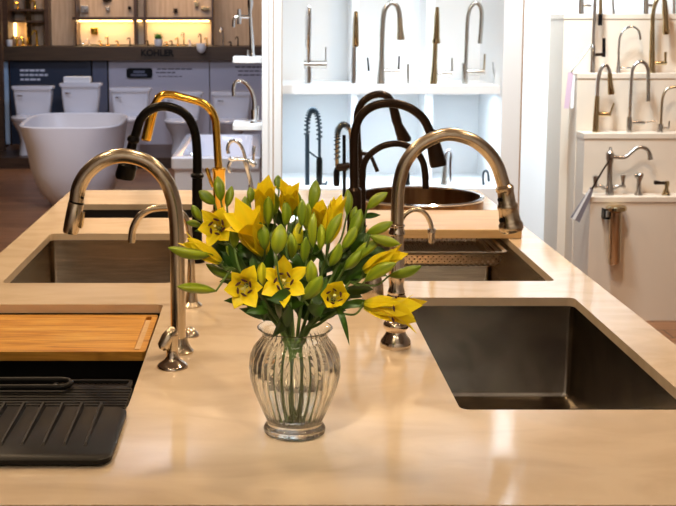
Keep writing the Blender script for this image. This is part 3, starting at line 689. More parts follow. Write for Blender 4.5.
bm = new(); x = xat(497, YS+.2); box(bm, x-.004, x+.004, 6.0, 6.06, zc, 3.0); obj('glass_edge', bm, mat('pale_blue_glass_edge', (.42, .60, .68), .2), bt, smooth=False)
bm = new(); box(bm, xa, xb, YS, YK, 2.45, 2.5); obj('top_shelf', bm, 'white', bt, smooth=False)
def sf(label, bpx, spec, name='display_faucet', group='faucets on the white cabinet shelf', Y=6.0, z=None, cat='faucet'):
    z = zs if z is None else z
    b0 = onY(bpx, 85, Y); b0.z = z
    t = thing(name, label, cat, b0, group)
    for i, (nm, pts, m, *o) in enumerate(spec):
        sm = o[0] if o else 0
        P_ = T(pts, Y, z+.0005 if i == 0 else None); bm = new(); tube(bm, P_, 14, sm); obj(nm, bm, m, t)
    return t
sf('straight slim chrome faucet, first from left on the white shelf', 308, [('body', [(308.5, 84, 3.8), (308.5, 60, 3.6)], 'chrome'), ('spout', [(308.3, 62, 2.6), (308.3, 48, 2.6), (308, 46, 3.2), (308.5, 20, 3.3), (309, 9, 2.8), (309.3, 6.5, 1.8)], 'chrome'),
   ('valve', [(304, 64.5, 3.9), (326.5, 64.5, 3.9)], 'brushed'), ('lever', [(325.6, 62, .9), (325.8, 47, .9)], 'chrome')])
sf('chrome faucet seen end on beside the cabinet divider, second on shelf', 354, [('body', [(353.5, 84, 3.2), (354, 46, 2.6)], 'chrome'), ('spout', [(354, 48, 2.4), (354.6, 25, 2.3), (355.5, 14, 2.4, -.03), (356, 13, 2.3, -.08)], 'chrome', 4), ('spray_head', [(356, 12, 2, -.09), (356, 22, 2.6, -.1), (355.8, 45, 3.4, -.1), (355.8, 47, 2.4, -.1)], 'brass'),
   ('valve', [(357, 73, 1.8), (372, 73, 2.2)], 'chrome'), ('lever', [(369, 73, 1), (367.6, 57.5, .9)], 'black')])
sf('brushed gooseneck faucet with tapered body, third on the shelf', 380, [('body', [(380.8, 84, 4.4), (381, 76, 3.6), (381.6, 60, 2.8)], 'brushed', 3), ('spout', [(381.6, 62, 2.7), (382.3, 30, 2.6), (384, 12, 2.6), (388, 5, 2.6), (392.5, 3, 2.6), (397, 6, 2.6), (399.3, 13, 2.6), (399.8, 20, 2.6)], 'brushed', 6),
   ('spray_head', [(399.8, 18, 2.8), (400.2, 30, 3.2), (400.7, 38, 4.2), (400.7, 40, 4)], 'nickel'), ('valve', [(384, 71, 2.4), (400, 71, 2.4)], 'brushed'), ('lever', [(398.6, 70, .9), (399.2, 56, .9)], 'black')])
sf('polished brass toned faucet facing forward, fourth on the shelf', 434.5, [('body', [(433.5, 84, 4), (434.5, 65, 2.8), (435.2, 44, 2.4)], 'brass'), ('spout', [(435.2, 46, 2.2), (436, 20, 2.2), (436.8, 11, 2.2, -.03), (437.2, 9, 2.1, -.08)], 'brass', 4), ('spray_head', [(437.3, 8, 1.8, -.09), (437, 22, 2.6, -.1), (436.4, 38, 3.4, -.1), (436.2, 42, 4.3, -.1), (436.2, 43.5, 3.9, -.1)], 'brass'),
   ('valve', [(438, 73.5, 1.6), (444, 73.5, 2.8), (448, 73.5, 1.8), (453, 73.5, 2.6)], 'brushed'), ('lever', [(452, 72, 1), (452, 58, .8)], 'brushed')])
sf('tall brushed faucet with narrow U spout, fifth on the shelf', 465, [('body', [(464.8, 84, 3), (464.8, 63, 2.9)], 'brushed'), ('spout', [(465.8, 65, 2), (467, 30, 2), (468.3, 14, 2), (471.5, 6, 2.1), (476, 3.2, 2.2), (480, 6.5, 2.2), (481.6, 14, 2.2), (481, 28, 2.2), (479.7, 43.5, 2.2)], 'brushed', 6),
   ('valve', [(467, 72, 2.8), (484.5, 72, 2.8)], 'brushed'), ('lever', [(484, 71, 1.1), (484.8, 54, 1.2)], 'nickel')])
sf('thin dark upright peg between gooseneck and brass faucets', 408, [('body', [(408, 84, 1.2), (408, 64, 1.2)], 'brushed')], 'display_peg', cat='peg', group='small items on the cabinet shelf')
sf('slim chrome tap handle at the right end of the shelf', 494.5, [('body', [(494.5, 84, 1), (493, 62, .8)], 'chrome'), ('valve', [(494.5, 82, 1), (495.8, 66, .8)], 'chrome')], 'tap_handle', cat='tap handle', group='small items on the cabinet shelf')
p = onY(425, 84, 6.1); bm = new(); box(bm, p.x-.02, p.x+.022, 6.07, 6.14, zs+.0005, zs+.075)
tag(obj('display_box', bm, 'white', base=(p.x, 6.1, zs), smooth=False, bevel=.002), 'small white box on the cabinet shelf beside brass faucet', 'box', 'small items on the cabinet shelf')
# spring faucet, lower level
t = sf('dark blue-black spring faucet on the lower counter at left', 307.4, [('body', [(307.2, 188, 2.3), (307.2, 134, 2.2)], 'navy'), ('hose', [(307, 136, 1.2), (307.5, 120, 1.2), (310, 112, 1.2), (313, 110, 1.2), (316.5, 113, 1.2), (318.8, 124, 1.2), (319.4, 140, 1.5), (319.5, 158, 1.5)], 'navy', 5),
   ('brace', [(308, 151, .9), (319, 159, .9)], 'navy'), ('sprayer', [(319.4, 157, 2.2), (319.4, 160, 3.2), (319.2, 184, 3.1), (319.2, 186, 2)], 'black'), ('valve', [(319, 184, 1), (326, 184.5, 2), (327, 181, 1)], 'navy')], 'spring_faucet', 'faucets on the lower cabinet counter', Y=5.95, z=zc)
coil(t, [(306.8, 135, 1), (307.5, 120, 1), (310, 112, 1), (313, 110, 1), (316.5, 113, 1), (318.8, 124, 1), (319.4, 140, 1)], 5.95, 2.6*msc(5.95), 22, .0035, 'navy')
sf('slim chrome pull-down tap right of the large black spray head', 450, [('body', [(450.5, 188, 1.6), (450.5, 165, 1.5)], 'chrome'), ('spout', [(450.5, 168, 1.8), (450.8, 160, 1.8), (451.3, 154, 1.8), (449.3, 150.6, 1.8), (446.8, 152, 1.8), (445.3, 158, 1.8), (444.8, 166, 1.8)], 'chrome', 6), ('spray_head', [(444.8, 166, 1.8), (444.2, 175, 2.4), (443.7, 184, 3.4)], 'brushed')], 'display_faucet', 'faucets on the lower cabinet counter', Y=5.95, z=zc)
sf('tiny blue-grey hook shaped tap at the right of lower counter', 483.5, [('body', [(483.5, 189.5, 1.4), (483.2, 180, 1.1)], 'navy'), ('spout', [(483.2, 182, 1.1), (483, 176, 1.1), (484, 171.8, 1.1), (486.3, 170.8, 1.1), (488, 173.5, 1.1), (488.8, 181.5, 1.2)], 'navy', 5)], 'display_faucet', 'faucets on the lower cabinet counter', Y=5.95, z=zc)
sf('small black sprayer behind the round sink and the black faucets', 407.5, [('body', [(407.5, 188, 3), (407.5, 185, 2.6), (407.5, 172, 2)], 'black')], 'side_sprayer', 'faucets on the lower cabinet counter', Y=5.95, z=zc, cat='sprayer')

# plates on the outer side of the cabinet + chrome basin taps
def wall_plate(py, lab):
    Yp = 5.98; z = onY(247, py, Yp-.1).z
    bm = new(); loft(bm, [rr(onY(233, py, 5.9).x, -.0005, 5.84, 6.12, z-.03, .01), rr(onY(233, py, 5.9).x, -.0005, 5.84, 6.12, z, .01)])
    obj('side_bracket', bm, 'white', bt, bevel=.003, label=lab); return z
z1 = wall_plate(57, 'upper white square bracket on the outer side of the white cabinet')
z2 = wall_plate(124, 'lower white square bracket on the outer side of the white cabinet')
sf('upper chrome cross-handled faucet on the bracket beside the white cabinet', 251.5, [('body', [(252, 57, 3.6), (252, 54, 2.8), (251.7, 40, 2.4), (251, 28, 1.9), (250, 12, 1.8), (250.3, 4, 3), (250.3, -12, 2.6)], 'chrome'), ('spout', [(252, 17, 1.7), (243, 16.5, 1.7), (238, 17, 1.7), (234.3, 19, 1.7), (233.3, 27, 1.7)], 'chrome', 5), ('handle', [(239.2, 9, 1.6), (239.2, 14, 2), (239.2, 24, 2.2)], 'chrome'), ('side_handle', [(247.3, 56, 1.5), (247.5, 50, 1.3)], 'chrome')], 'bridge_faucet', 'chrome taps on the cabinet side', Y=5.95, z=z1)
sf('lower chrome curved faucet on the bracket beside the white cabinet', 254, [('body', [(254, 125, 4.2), (254, 121, 2.8), (254, 110, 3.2)], 'chrome'), ('spout', [(254.3, 112, 2.2), (254, 100, 2.1), (251.5, 91, 2), (247, 84.5, 1.9), (241.5, 81, 1.9), (236.5, 81.8, 1.9), (233.6, 87, 1.9), (233.8, 96, 1.9)], 'chrome', 6), ('lever', [(257.5, 120, 1.3), (258, 106, 1)], 'chrome')], 'basin_faucet', 'chrome taps on the cabinet side', Y=5.95, z=z2)

# ================================================================== TIERED STAND (right)
XP = 1.765; fronts = [(6.11, yz), (6.36, 0), (6.60, 0), (6.85, 0)]
zt = [onY(600, 197, 6.11).z, onY(600, 133.5, 6.26).z, onY(600, 73.5, 6.42).z, onY(600, 14, 6.58).z]
ys = [6.11, 6.26, 6.42, 6.58, 6.895]
st = thing('tiered_stand', 'stepped off-white display stand for faucets at the right', 'display stand', (2.6, 6.5, 0))
for i in range(4):
    bm = new(); box(bm, XP+(0, .0, -.005, -.05)[i], 3.6, ys[i], ys[i+1] if i < 3 else 6.895, 0, zt[i]-.028)
    obj('tier', bm, 'plinth', st, smooth=False)
    bm = new(); box(bm, XP+(0, .0, -.005, -.05)[i]-.004, 3.6, ys[i]-.005, (ys[i+1] if i < 3 else 6.895)-.006, zt[i]-.028, zt[i]); obj('tier_top', bm, 'plinth', st, smooth=False, bevel=.0015)
def pf(label, bpx, tier, spec, name='display_faucet', cat='faucet', off=.07):
    return sf(label, bpx, spec, name, 'faucets on tier %s of the stepped stand' % ('one', 'two', 'three', 'four')[tier], Y=ys[tier]+off, z=zt[tier], cat=cat)
# tier one
t = pf('traditional bridge faucet with curved spout on the lowest step', 609.5, 0, [('body', [(609.5, 197, 4.2), (609.5, 187, 4), (609.5, 184, 2.8), (609.8, 165, 2.6), (610, 158, 4), (610, 153, 4), (610.2, 151, 2), (610.3, 147, 1)], 'brushed'),
  ('spout', [(611, 156.5, 2), (619, 157.5, 2), (625.5, 157, 2), (631, 152.5, 2), (636.5, 148.2, 2), (642, 147.4, 2), (647, 149.5, 2), (649.5, 154, 2.2), (650.3, 159.5, 2.8)], 'brushed', 5),
  ('cross_bar', [(594, 187, 1.8), (600, 186, 1.8), (604, 188, 2.2), (609, 188, 2.4), (615, 188, 2.2), (619, 186, 1.8), (625, 187, 1.8)], 'brushed', 3),
  ('handle', [(595.5, 187, 2), (595.5, 176, 2.6), (595.5, 175, 1)], 'brushed'), ('handle', [(623, 186, 1.8), (623, 181, 1.8), (623, 175, 2.8), (623, 174, 1)], 'brushed')], 'bridge_faucet')
pf('turned nickel side sprayer on the lowest step', 638.5, 0, [('body', [(638.3, 197, 4.2), (638.3, 194, 4), (638.5, 191, 2.4), (639, 182, 2.2), (639.5, 178, 3.2), (640, 174.5, 3.8), (640, 173, 2.8)], 'brushed'), ('nozzle', [(637, 175.5, 2, -.01), (634.5, 176, 2.2, -.01)], 'brushed')], 'side_sprayer', 'sprayer')
pf('dark bronze lever handle on the lowest step', 666, 0, [('body', [(666, 197, 4.6), (666, 194, 4), (666.5, 188, 2), (667, 183, 2.6), (667, 181, 2)], 'brass'), ('lever', [(668, 183, 2), (661, 183, 1.6), (655, 182.5, 2.3), (654, 182.5, 1.6)], 'bronze')], 'tap_handle', 'tap handle')
Yt = ys[0]-.02
t = thing('hanging_tag', 'grey satin tag on a dark cord hanging off the bridge faucet', 'tag', onY(581, 222, Yt)); 
bm = new(); tube(bm, T([(611, 158, .9, .055), (603, 170, .9, .04), (592, 189, 1)], Yt), 8, 0); obj('cord', bm, 'bronze', t)
a, b_, c_, d_ = [onY(x, y, Yt) for x, y in ((590.5, 187), (593.5, 189.5), (579.5, 222.5), (570.5, 217.5))]
m1 = [onY(x, y, Yt) for x, y in ((584, 203), (590, 207))]
bm = new(); dd = Vector((0, .006, 0)); loft(bm, [[q, r_, r_+dd, q+dd] for q, r_ in ((a, b_), (onY(587, 193, Yt), onY(591.5, 196, Yt)), (d_, c_))]); obj('tag_body', bm, 'greycloth', t, smooth=False)
bm = new(); loft(bm, [[q, r_, r_+dd*.5, q+dd*.5] for q, r_ in ((onY(589.5, 189, Yt-.002), onY(590.6, 190, Yt-.002)), (onY(572, 219, Yt-.002), onY(575, 220, Yt-.002)))]); obj('fold', bm, 'paper', t, smooth=False)
# hanging cylinder on the front face
Yt = ys[0]-.045
t = thing('steel_canister', 'bronze-toned metal cylinder on a bracket on the lowest step front', 'canister', onY(614, 264, Yt))
parts(t, Yt, [('tube', [(614.5, 264, 5.4), (614.3, 263, 6.2), (615.5, 212, 6.4)], 'nickel', 0), ('cap', [(616.3, 211.5, 8), (616.3, 210, 10.4), (616.3, 207, 10.2), (616.3, 206, 9)], 'brass', 0)])
bm = new(); a = onY(604, 209, Yt); b_ = onY(610, 219, Yt); box(bm, a.x, a.x+.008, Yt-.01, ys[0]-.0002, b_.z, a.z); box(bm, a.x, b_.x, Yt-.01, Yt+.01, a.z-.008, a.z); box(bm, a.x, b_.x, Yt-.01, Yt+.01, b_.z, b_.z+.008); obj('bracket', bm, 'black', t, smooth=False)
# tier two
pf('brass and black pull-down faucet, first from left on second step', 595.5, 1, [('body', [(595.5, 133, 3.2), (596, 120, 3), (597.3, 96, 2.4)], 'brass'), ('spout', [(597.2, 98, 2), (598, 82, 2), (600, 71.5, 2), (603.5, 66, 2), (606.5, 66, 2), (608.8, 69.5, 2), (609.7, 74, 2)], 'chrome', 5), ('spray_head', [(609.6, 73, 2.2), (610.3, 84, 2.8), (611.2, 93, 3.6), (611.3, 94.5, 3)], 'brass'), ('valve', [(597, 114, 2), (604, 114, 2.6), (610.5, 114.5, 2)], 'brass'), ('lever', [(610, 114, 1), (614, 103, .9)], 'brass')])
pf('chrome pull-down faucet with slim wand, second on second step', 629.5, 1, [('body', [(629.2, 133, 2.8), (629.5, 117, 2.6)], 'brushed'), ('spout', [(629.6, 119, 1.8), (630.6, 95, 1.8), (631.6, 78, 1.8), (633, 68.5, 1.8), (637, 63, 1.8), (641.5, 62, 2), (645.5, 64.5, 2), (647.8, 69, 1.9)], 'chrome', 5), ('spray_head', [(648, 68, 1.8), (648.3, 80, 2), (648.2, 101.5, 2.1)], 'brushed'), ('valve', [(631, 122.5, 2), (638, 122.5, 2.6), (644.5, 122.8, 2)], 'brushed'), ('lever', [(644, 122.5, .9), (656, 121, .8)], 'brushed')])
pf('squared gooseneck faucet cut by the right frame edge on second step', 660, 1, [('body', [(660, 133, 3.2), (660.5, 124, 3)], 'brushed'), ('spout', [(660.8, 125, 1.4), (662, 103, 1.4), (663.7, 94, 1.4), (667, 89, 1.4), (672, 87.3, 1.4), (681, 87, 1.4), (685, 90, 1.4), (687, 97, 1.4)], 'nickel', 5), ('valve', [(661, 128, 1.3), (669, 128.3, 1.3)], 'brushed'), ('lever', [(669, 128, 1), (669.3, 121, .9)], 'brushed')])
# tier three
Y3 = ys[2]+.07
t = pf('tall chrome faucet with black sleeves, first on third step', 592.5, 2, [('body', [(592.4, 73, 2.6), (593, 46, 2.4), (593, 45, 1.8)], 'chrome'), ('post', [(593, 46, 1.7), (595, 0, 1.7), (595.5, -30, 1.7)], 'chrome'), ('valve', [(594, 54.5, 1.6), (604, 54.5, 1.8)], 'bronze'), ('lever', [(603.8, 57, 1.8), (604, 38, 1.6)], 'black'),
   ('hose', [(595.5, -28, 1.5), (597, -34, 1.5), (599.5, -34, 1.5), (600.5, -28, 1.6), (600.6, 14, 1.9)], 'brass'), ('sprayer', [(600.4, 14, 2.2), (600, 25.5, 2.2)], 'black')])
Yt = ys[2]-.02
t = thing('hanging_card', 'pink and white card on a cord beside the third step', 'card', onY(568, 108, Yt))
bm = new(); tube(bm, T([(592, 45, .9, .085), (590, 46, .9, .06), (573, 69, .9), (571.5, 72, .9)], Yt), 8, 0); obj('cord', bm, 'brushed', t)
def card(nm, q, m, y):
    bm = new(); P4 = [onY(*p_, y) for p_ in q]; loft(bm, [P4, [p_+Vector((0, .003, 0)) for p_ in P4]]); return obj(nm, bm, m, t, smooth=False)
card('front_card', ((568.3, 72), (573.3, 72.5), (569, 108.5), (564, 108.5)), 'pinkcard', Yt); card('rear_card', ((571.5, 74), (574.8, 76), (573.5, 108), (570.5, 108.5)), 'paper', Yt+.006)
pf('slender chrome gooseneck filter tap on the third step', 618, 2, [('body', [(618, 73, 2.6), (618.3, 67, 2.2), (618.5, 60, 1.5)], 'chrome'), ('spout', [(618.4, 62, 1.2), (619, 45, 1.2), (620.2, 36, 1.2), (624, 29.8, 1.2), (630, 27, 1.2), (635.5, 28, 1.2), (639, 32.5, 1.3), (640.2, 39.5, 1.4)], 'chrome', 5), ('valve', [(619, 68.5, 1.2), (627, 68, 1.6), (631, 68, 1)], 'chrome')])
pf('tall polished brass pull-down faucet on the third step', 652, 2, [('body', [(652, 73, 3.4), (652, 58, 3), (652.3, 30, 2.4)], 'brass'), ('spout', [(652.3, 32, 2.2), (653, 14, 2.1), (655.5, 3, 2.1), (660, -4, 2.1), (663, -3, 2.1), (664.5, 2, 2.1)], 'brass', 5), ('spray_head', [(664.5, 1, 2.4), (665.2, 12, 3.2), (665.7, 20, 2.6), (666.2, 32, 3.6), (666.3, 34.5, 3)], 'brass'), ('valve', [(654, 63, 1.6), (660, 63, 2.2), (666.5, 63, 1.8)], 'brass'), ('lever', [(665.3, 62, 1.2), (665.5, 52, 1.5)], 'brass')])
# tier four
for px, lab in ((581, 'chrome tap body first from left on the top step'), (645.5, 'chrome tap body above the brass faucet on the top step')):
    pf(lab, px, 3, [('body', [(px, 14, 3), (px+.5, -20, 2.6)], 'chrome'), ('cross_bar', [(px+2, 5.5, 1.8), (px+9, 6, 2), (px+10.5, 6, 1)], 'chrome'), ('spout', [(px+.5, -19, 2), (px+2, -32, 2), (px+8, -38, 2), (px+14, -32, 2), (px+15, -22, 2)], 'chrome', 5)])
pf('thin chrome tap stem in the middle of the top step', 612.5, 3, [('body', [(613.8, 14, 1.8), (613, 8, 1.3), (612.5, -12, 1.3)], 'chrome'), ('spout', [(612.5, -10, 1.2), (613.5, -20, 1.2), (618, -25, 1.2), (623, -22, 1.2), (624.5, -14, 1.2)], 'chrome', 5)])
pf('chrome tap stem at the right end of the top step', 673.7, 3, [('body', [(673.7, 14, 1.8), (674, -15, 1.6)], 'chrome'), ('spout', [(674, -14, 1.4), (675.5, -24, 1.4), (680, -28, 1.4), (685, -25, 1.4), (686, -18, 1.4)], 'chrome', 5)])

# ================================================================== FAR AREA
# freestanding tub
def sup(cx, cy, a, b, z, n=48, e=2.6, rot=0, tilt=0):
    out = []
    for k in range(n):
        th = 2*pi*k/n; c, s_ = cos(th), sin(th)
        x = a*abs(c)**(2/e)*(1 if c >= 0 else -1); y = b*abs(s_)**(2/e)*(1 if s_ >= 0 else -1)
        out.append(Vector((cx+x*cos(rot)-y*sin(rot), cy+x*sin(rot)+y*cos(rot), z(x, y) if callable(z) else z)))
    return out
cx = -1.655; cy = 10.15; ha = .445; ztb = .742
t = thing('bathtub', 'white freestanding tub with sloping sides behind the island', 'bathtub', (cx, cy, 0))
hb = .52
zr = lambda x, y: ztb+.022*(y/hb)
prof = [(.62, 0, .02), (.66, .05, .0), (.76, .25, 0), (.88, .45, 0), (.96, .62, 0)]
loops = [sup(cx+.04*(1-f), cy, ha*f*.99, hb*f, z, e=2.4) for f, z, _ in [(.50, 0, 0), (.56, .02, 0), (.74, .14, 0), (.88, .32, 0), (.965, .54, 0)]]
loops += [sup(cx, cy, ha, hb, zr, e=4), sup(cx, cy, ha-.01, hb-.01, lambda x, y: zr(x, y)+.01, e=4), sup(cx, cy, ha-.03, hb-.03, zr, e=4), sup(cx, cy, ha*.82, hb*.82, .45, e=3), sup(cx, cy, ha*.62, hb*.62, .22, e=2.4), sup(cx, cy, ha*.45, hb*.45, .18, e=2.4)]
bm = new(); loft(bm, loops); obj('tub_shell', bm, 'tub', t)
bm = new(); lathe(bm, [(.035, 0), (.035, .004), (.01, .006)], (cx, cy, .1805), 20); obj('drain', bm, 'chrome', t)
# alcove tub
t = thing('bathtub', 'white rectangular tub beyond the gold faucet next to the cabinet', 'bathtub', (-.22, 7.95, 0))
x0, x1, y0, y1, z = -.575, -.01, 7.2, 8.73, .765
loops = [rr(x0+.02, x1-.0, y0+.03, y1, 0, .01), rr(x0+.02, x1-.0, y0+.03, y1, z-.09, .01), rr(x0, x1, y0, y1, z-.07, .03), rr(x0, x1, y0, y1, z-.008, .03), rr(x0+.01, x1-.01, y0+.01, y1-.01, z, .03), rr(x0+.06, x1-.06, y0+.07, y1-.07, z, .08), rr(x0+.07, x1-.07, y0+.08, y1-.08, z-.02, .08), rr(x0+.12, x1-.12, y0+.2, y1-.14, .33, .08), rr(x0+.16, x1-.16, y0+.25, y1-.2, .3, .05)]
bm = new(); loft(bm, loops); obj('tub_shell', bm, 'ceramic', t)
bm = new(); q = Vector((x0+.085, 8.1, z-.1)); tube(bm, [(q.x-.01, q.y, q.z, .03), (q.x+.012, q.y, q.z, .03), (q.x+.016, q.y, q.z, .024)], 18, 0); obj('overflow', bm, 'chrome', t)

# toilets
def make_toilet(loc):
    t = thing('toilet', '', 'toilet', loc, 'toilets along the panelled wall'); c = Vector(loc)
    bm = new()
    def L(cx, cy, a, b, z, e=2.2): return [p+c for p in sup(cx, cy, a, b, z, 32, e)]
    loft(bm, [L(0, -.02, .12, .27, 0, 3), L(0, -.02, .115, .26, .05, 3), L(0, -.05, .10, .22, .15, 2.6), L(0, -.08, .13, .24, .26), L(0, -.12, .175, .27, .35), L(0, -.13, .185, .285, .385), L(0, -.13, .15, .24, .387), L(0, -.13, .12, .19, .3), L(0, -.12, .06, .08, .26)])
    obj('bowl', bm, 'ceramic', t)
    bm = new(); loft(bm, [L(0, -.13, .187, .287, .390), L(0, -.13, .192, .292, .398), L(0, -.13, .192, .292, .418), L(0, -.13, .182, .282, .426)]); obj('seat_lid', bm, 'ceramic', t)
    bm = new(); loft(bm, [[p+c for p in rr(-a, a, .10, .10+b, z, .03)] for a, b, z in ((.17, .15, .34), (.195, .17, .40), (.215, .18, .58), (.225, .185, .70))]); obj('tank', bm, 'ceramic', t)
    bm = new(); loft(bm, [[p+c for p in rr(-a, a, .085, .085+b, z, .03)] for a, b, z in ((.225, .195, .701), (.243, .21, .712), (.245, .21, .738), (.232, .2, .746))]); obj('tank_lid', bm, 'ceramic', t)
    bm = new(); tube(bm, [(c.x-.17, c.y+.085, c.z+.64, .008), (c.x-.11, c.y+.078, c.z+.635, .008), (c.x-.10, c.y+.078, c.z+.634, .006)], 8, 0); obj('flush_lever', bm, 'chrome', t)
    return t
YT = 13.1; zp = .12
bm = new(); box(bm, -3.05, 0, 12.6, 14.0, 0, zp); tag(obj('toilet_platform', bm, 'darkwood', base=(-1.6, 13.3, 0), smooth=False), 'low dark platform under the row of toilets', 'platform')
TL = [(32, 86, 'toilet at the far left end of the row behind the tub'), (80, 83, 'second toilet from left with a white box on its tank'), (130, 88, 'third toilet from left between tub and black faucet'), (182, 92, 'fourth toilet framed by the black and gold faucets'), (232, 92, 'toilet nearest the white cabinet behind the chrome tap')]
proto = None
for px, py, lab in TL:
    x = (px-PX)*dep(YT+.1, .8)/F; h = onY(px, py, YT+.1).z; sc_ = (h-zp)/.746
    if proto is None:
        proto = make_toilet((x, YT, zp)); proto['label'] = lab; o = proto
    else: o = copy_tree(proto, (x, YT, zp), lab)
    o.scale = (.98, .98, sc_)
    if py == 83:
        b_ = onY(78, 83, YT+.2); bm = new(); box(bm, b_.x-.15, b_.x+.15, YT+.1, YT+.26, h+.001, h+.07)
        tag(obj('tank_box', bm, 'white', base=(b_.x, YT+.18, h), smooth=False, bevel=.004), 'small white box on top of the second toilet tank', 'box')
# wall panels behind the toilets
YP = 14.0
def panel(px0, px1, py0, py1, m, nm, lab, Y=YP, th=.04, zb=None):
    a = onY(px0, py0, Y); b_ = onY(px1, py1, Y); bm = new(); box(bm, a.x, b_.x, Y, Y+th, b_.z if zb is None else zb, a.z)
    return tag(obj(nm, bm, m, base=((a.x+b_.x)/2, Y, b_.z if zb is None else zb), smooth=False), lab, 'wall panel', 'panels behind the toilets')
panel(3, 9.4, 60, 125, 'palepanel', 'wall_panel', 'narrow pale blue panel at the far left under the header', zb=zp)
pb = panel(9.6, 92, 60, 125, 'bluepanel', 'wall_panel', 'dark slate blue panel with white lettering behind left toilets', zb=zp)
panel(92.4, 108, 60, 125, 'greypanel', 'wall_panel', 'narrow grey-blue panel between dark and pale panels', zb=zp)
pw = panel(108.6, 209.4, 60, 125, 'lavpanel', 'wall_panel', 'wide pale grey panel with dark sign under the header', zb=zp)
pr = panel(210, 300, 60, 125, 'lavpanel', 'wall_panel', 'pale grey panel nearest the white cabinet behind chrome taps', zb=zp)
def words(parent, rows, m, Y=YP-.004):
    for (x0, x1, y, h) in rows:
        bm = new(); x = x0
        while x < x1-1:
            w = min(random.uniform(3, 6.5), x1-x); a = onY(x, y-h/2, Y); b_ = onY(x+w, y+h/2, Y); box(bm, a.x, b_.x, Y, Y+.003, b_.z, a.z); x += w+.9
        obj('lettering', bm, m, parent, smooth=False)
words(pb, [(20, 46, 70.4, 2.2), (20, 48, 75, 2), (20.5, 41, 79.5, 2)], 'whiteink')
words(pw, [(157, 192, 69, 1.3), (156, 176, 72.5, 1.3), (158, 182, 76.4, .8)], 'ink')
a = onY(126.5, 68, YP); b_ = onY(152.5, 78, YP); bm = new()
loft(bm, [[Vector((p.x, YP-y, p.y)) for p in rr(a.x, b_.x, b_.z, a.z, 0, .03)] for y in (.001, .02)]); obj('sign_plaque', bm, 'blackpaint', pw, smooth=False)
a = onY(131, 74, YP); b_ = onY(147, 76, YP); bm = new(); box(bm, a.x, b_.x, YP-.023, YP-.0205, b_.z, a.z); a = onY(133.5, 70.5, YP); b_ = onY(145, 73, YP); box(bm, a.x, b_.x, YP-.023, YP-.0205, b_.z, a.z); obj('lettering', bm, 'greypanel', pw, smooth=False)
words(pr, [(235, 262, 67, 1.5), (238, 262, 71, 1.2), (238, 262, 75, 1.2)], 'ink')
# header beam with lettering
t = thing('header_beam', 'dark brown beam with black lettering above the toilets', 'beam', (-1.6, 13.95, onY(0, 60, 13.9).z))
z0_, z1_ = onY(0, 60.5, 13.9).z, onY(0, 46.5, 13.9).z
bm = new(); box(bm, onY(-15, 50, 13.9).x, .6, 13.9, 14.6, z0_, z1_); obj('beam', bm, 'beam', t, smooth=False)
cu = bpy.data.curves.new('txt', 'FONT'); cu.body = 'KOHLER'; cu.extrude = .006; cu.align_x = 'CENTER'; cu.align_y = 'CENTER'; cu.size = 1; cu.offset = .035; cu.space_character = 1.02
to = bpy.data.objects.new('txt', cu); C.objects.link(to); bpy.context.view_layer.update()
me = bpy.data.meshes.new_from_object(to.evaluated_get(bpy.context.evaluated_depsgraph_get())); bpy.data.objects.remove(to)
bm = new(); bm.from_mesh(me); xs = [v.co.x for v in bm.verts]; ys_ = [v.co.y for v in bm.verts]
a = onY(141, 49.3, 13.89); b_ = onY(174, 56.3, 13.89)
for v in bm.verts:
    v.co = Vector((a.x+(v.co.x-min(xs))/(max(xs)-min(xs))*(b_.x-a.x), 13.893-v.co.z, b_.z+(v.co.y-min(ys_))/(max(ys_)-min(ys_))*(a.z-b_.z)))
obj('lettering', bm, 'blackpaint', t, smooth=False)
# shelving wall above the beam
YW = 14.55
t = thing('shelving_wall', 'wooden wall unit with lit niches above the dark beam', 'shelving', (-1.5, 14.6, z1_))
def wb(nm, px0, px1, py0, py1, m, y0, y1):
    a = onY(px0, py0, y0); b_ = onY(px1, py1, y0); bm = new(); box(bm, a.x, b_.x, y0, y1, b_.z, a.z); return obj(nm, bm, m, t, smooth=False)
wb('back_board', -20, 300, -260, 46, 'wallwood', 14.6, 14.66)
wb('lower_board', 76, 211, 21, 46.5, 'niche', 14.595, 14.5995)
wb('shelf_board', 72, 212, 17, 20, 'darkwood', 14.35, 14.59)
wb('bottom_ledge', 76, 211, 44.5, 46.3, 'brass', 14.3, 14.59)
for a_ in ((71, 75.5), (132.8, 134.2), (142, 144), (210, 213)): wb('upright', a_[0], a_[1], -260, 46, 'darkwood', 14.38 if a_[0] > 75 and a_[0] < 200 else 14.3, 14.59)
wb('dark_side', -20, 8.5, -260, 46.4, 'darkwood', 14.2, 14.59)
wb('shelf_board', 9, 43, 9, 11, 'darkwood', 14.35, 14.59); wb('shelf_board', 9, 43, 20.5, 22.3, 'darkwood', 14.35, 14.59); wb('upright', 24.5, 27, -260, 46, 'brass', 14.38, 14.59); wb('upright', 42, 45, -260, 46, 'darkwood', 14.38, 14.59)
wb('led_strip', 77, 132, 20.3, 21.6, 'led', 14.50, 14.55); wb('led_strip', 134.5, 141.5, 20.3, 21.6, 'led', 14.50, 14.55); wb('led_strip', 145, 209, 20.3, 21.6, 'led', 14.50, 14.55)
wb('led_strip', 11, 16, 23, 38, 'led', 14.55, 14.58); wb('led_strip', 27, 32, 23, 38, 'led', 14.55, 14.58)

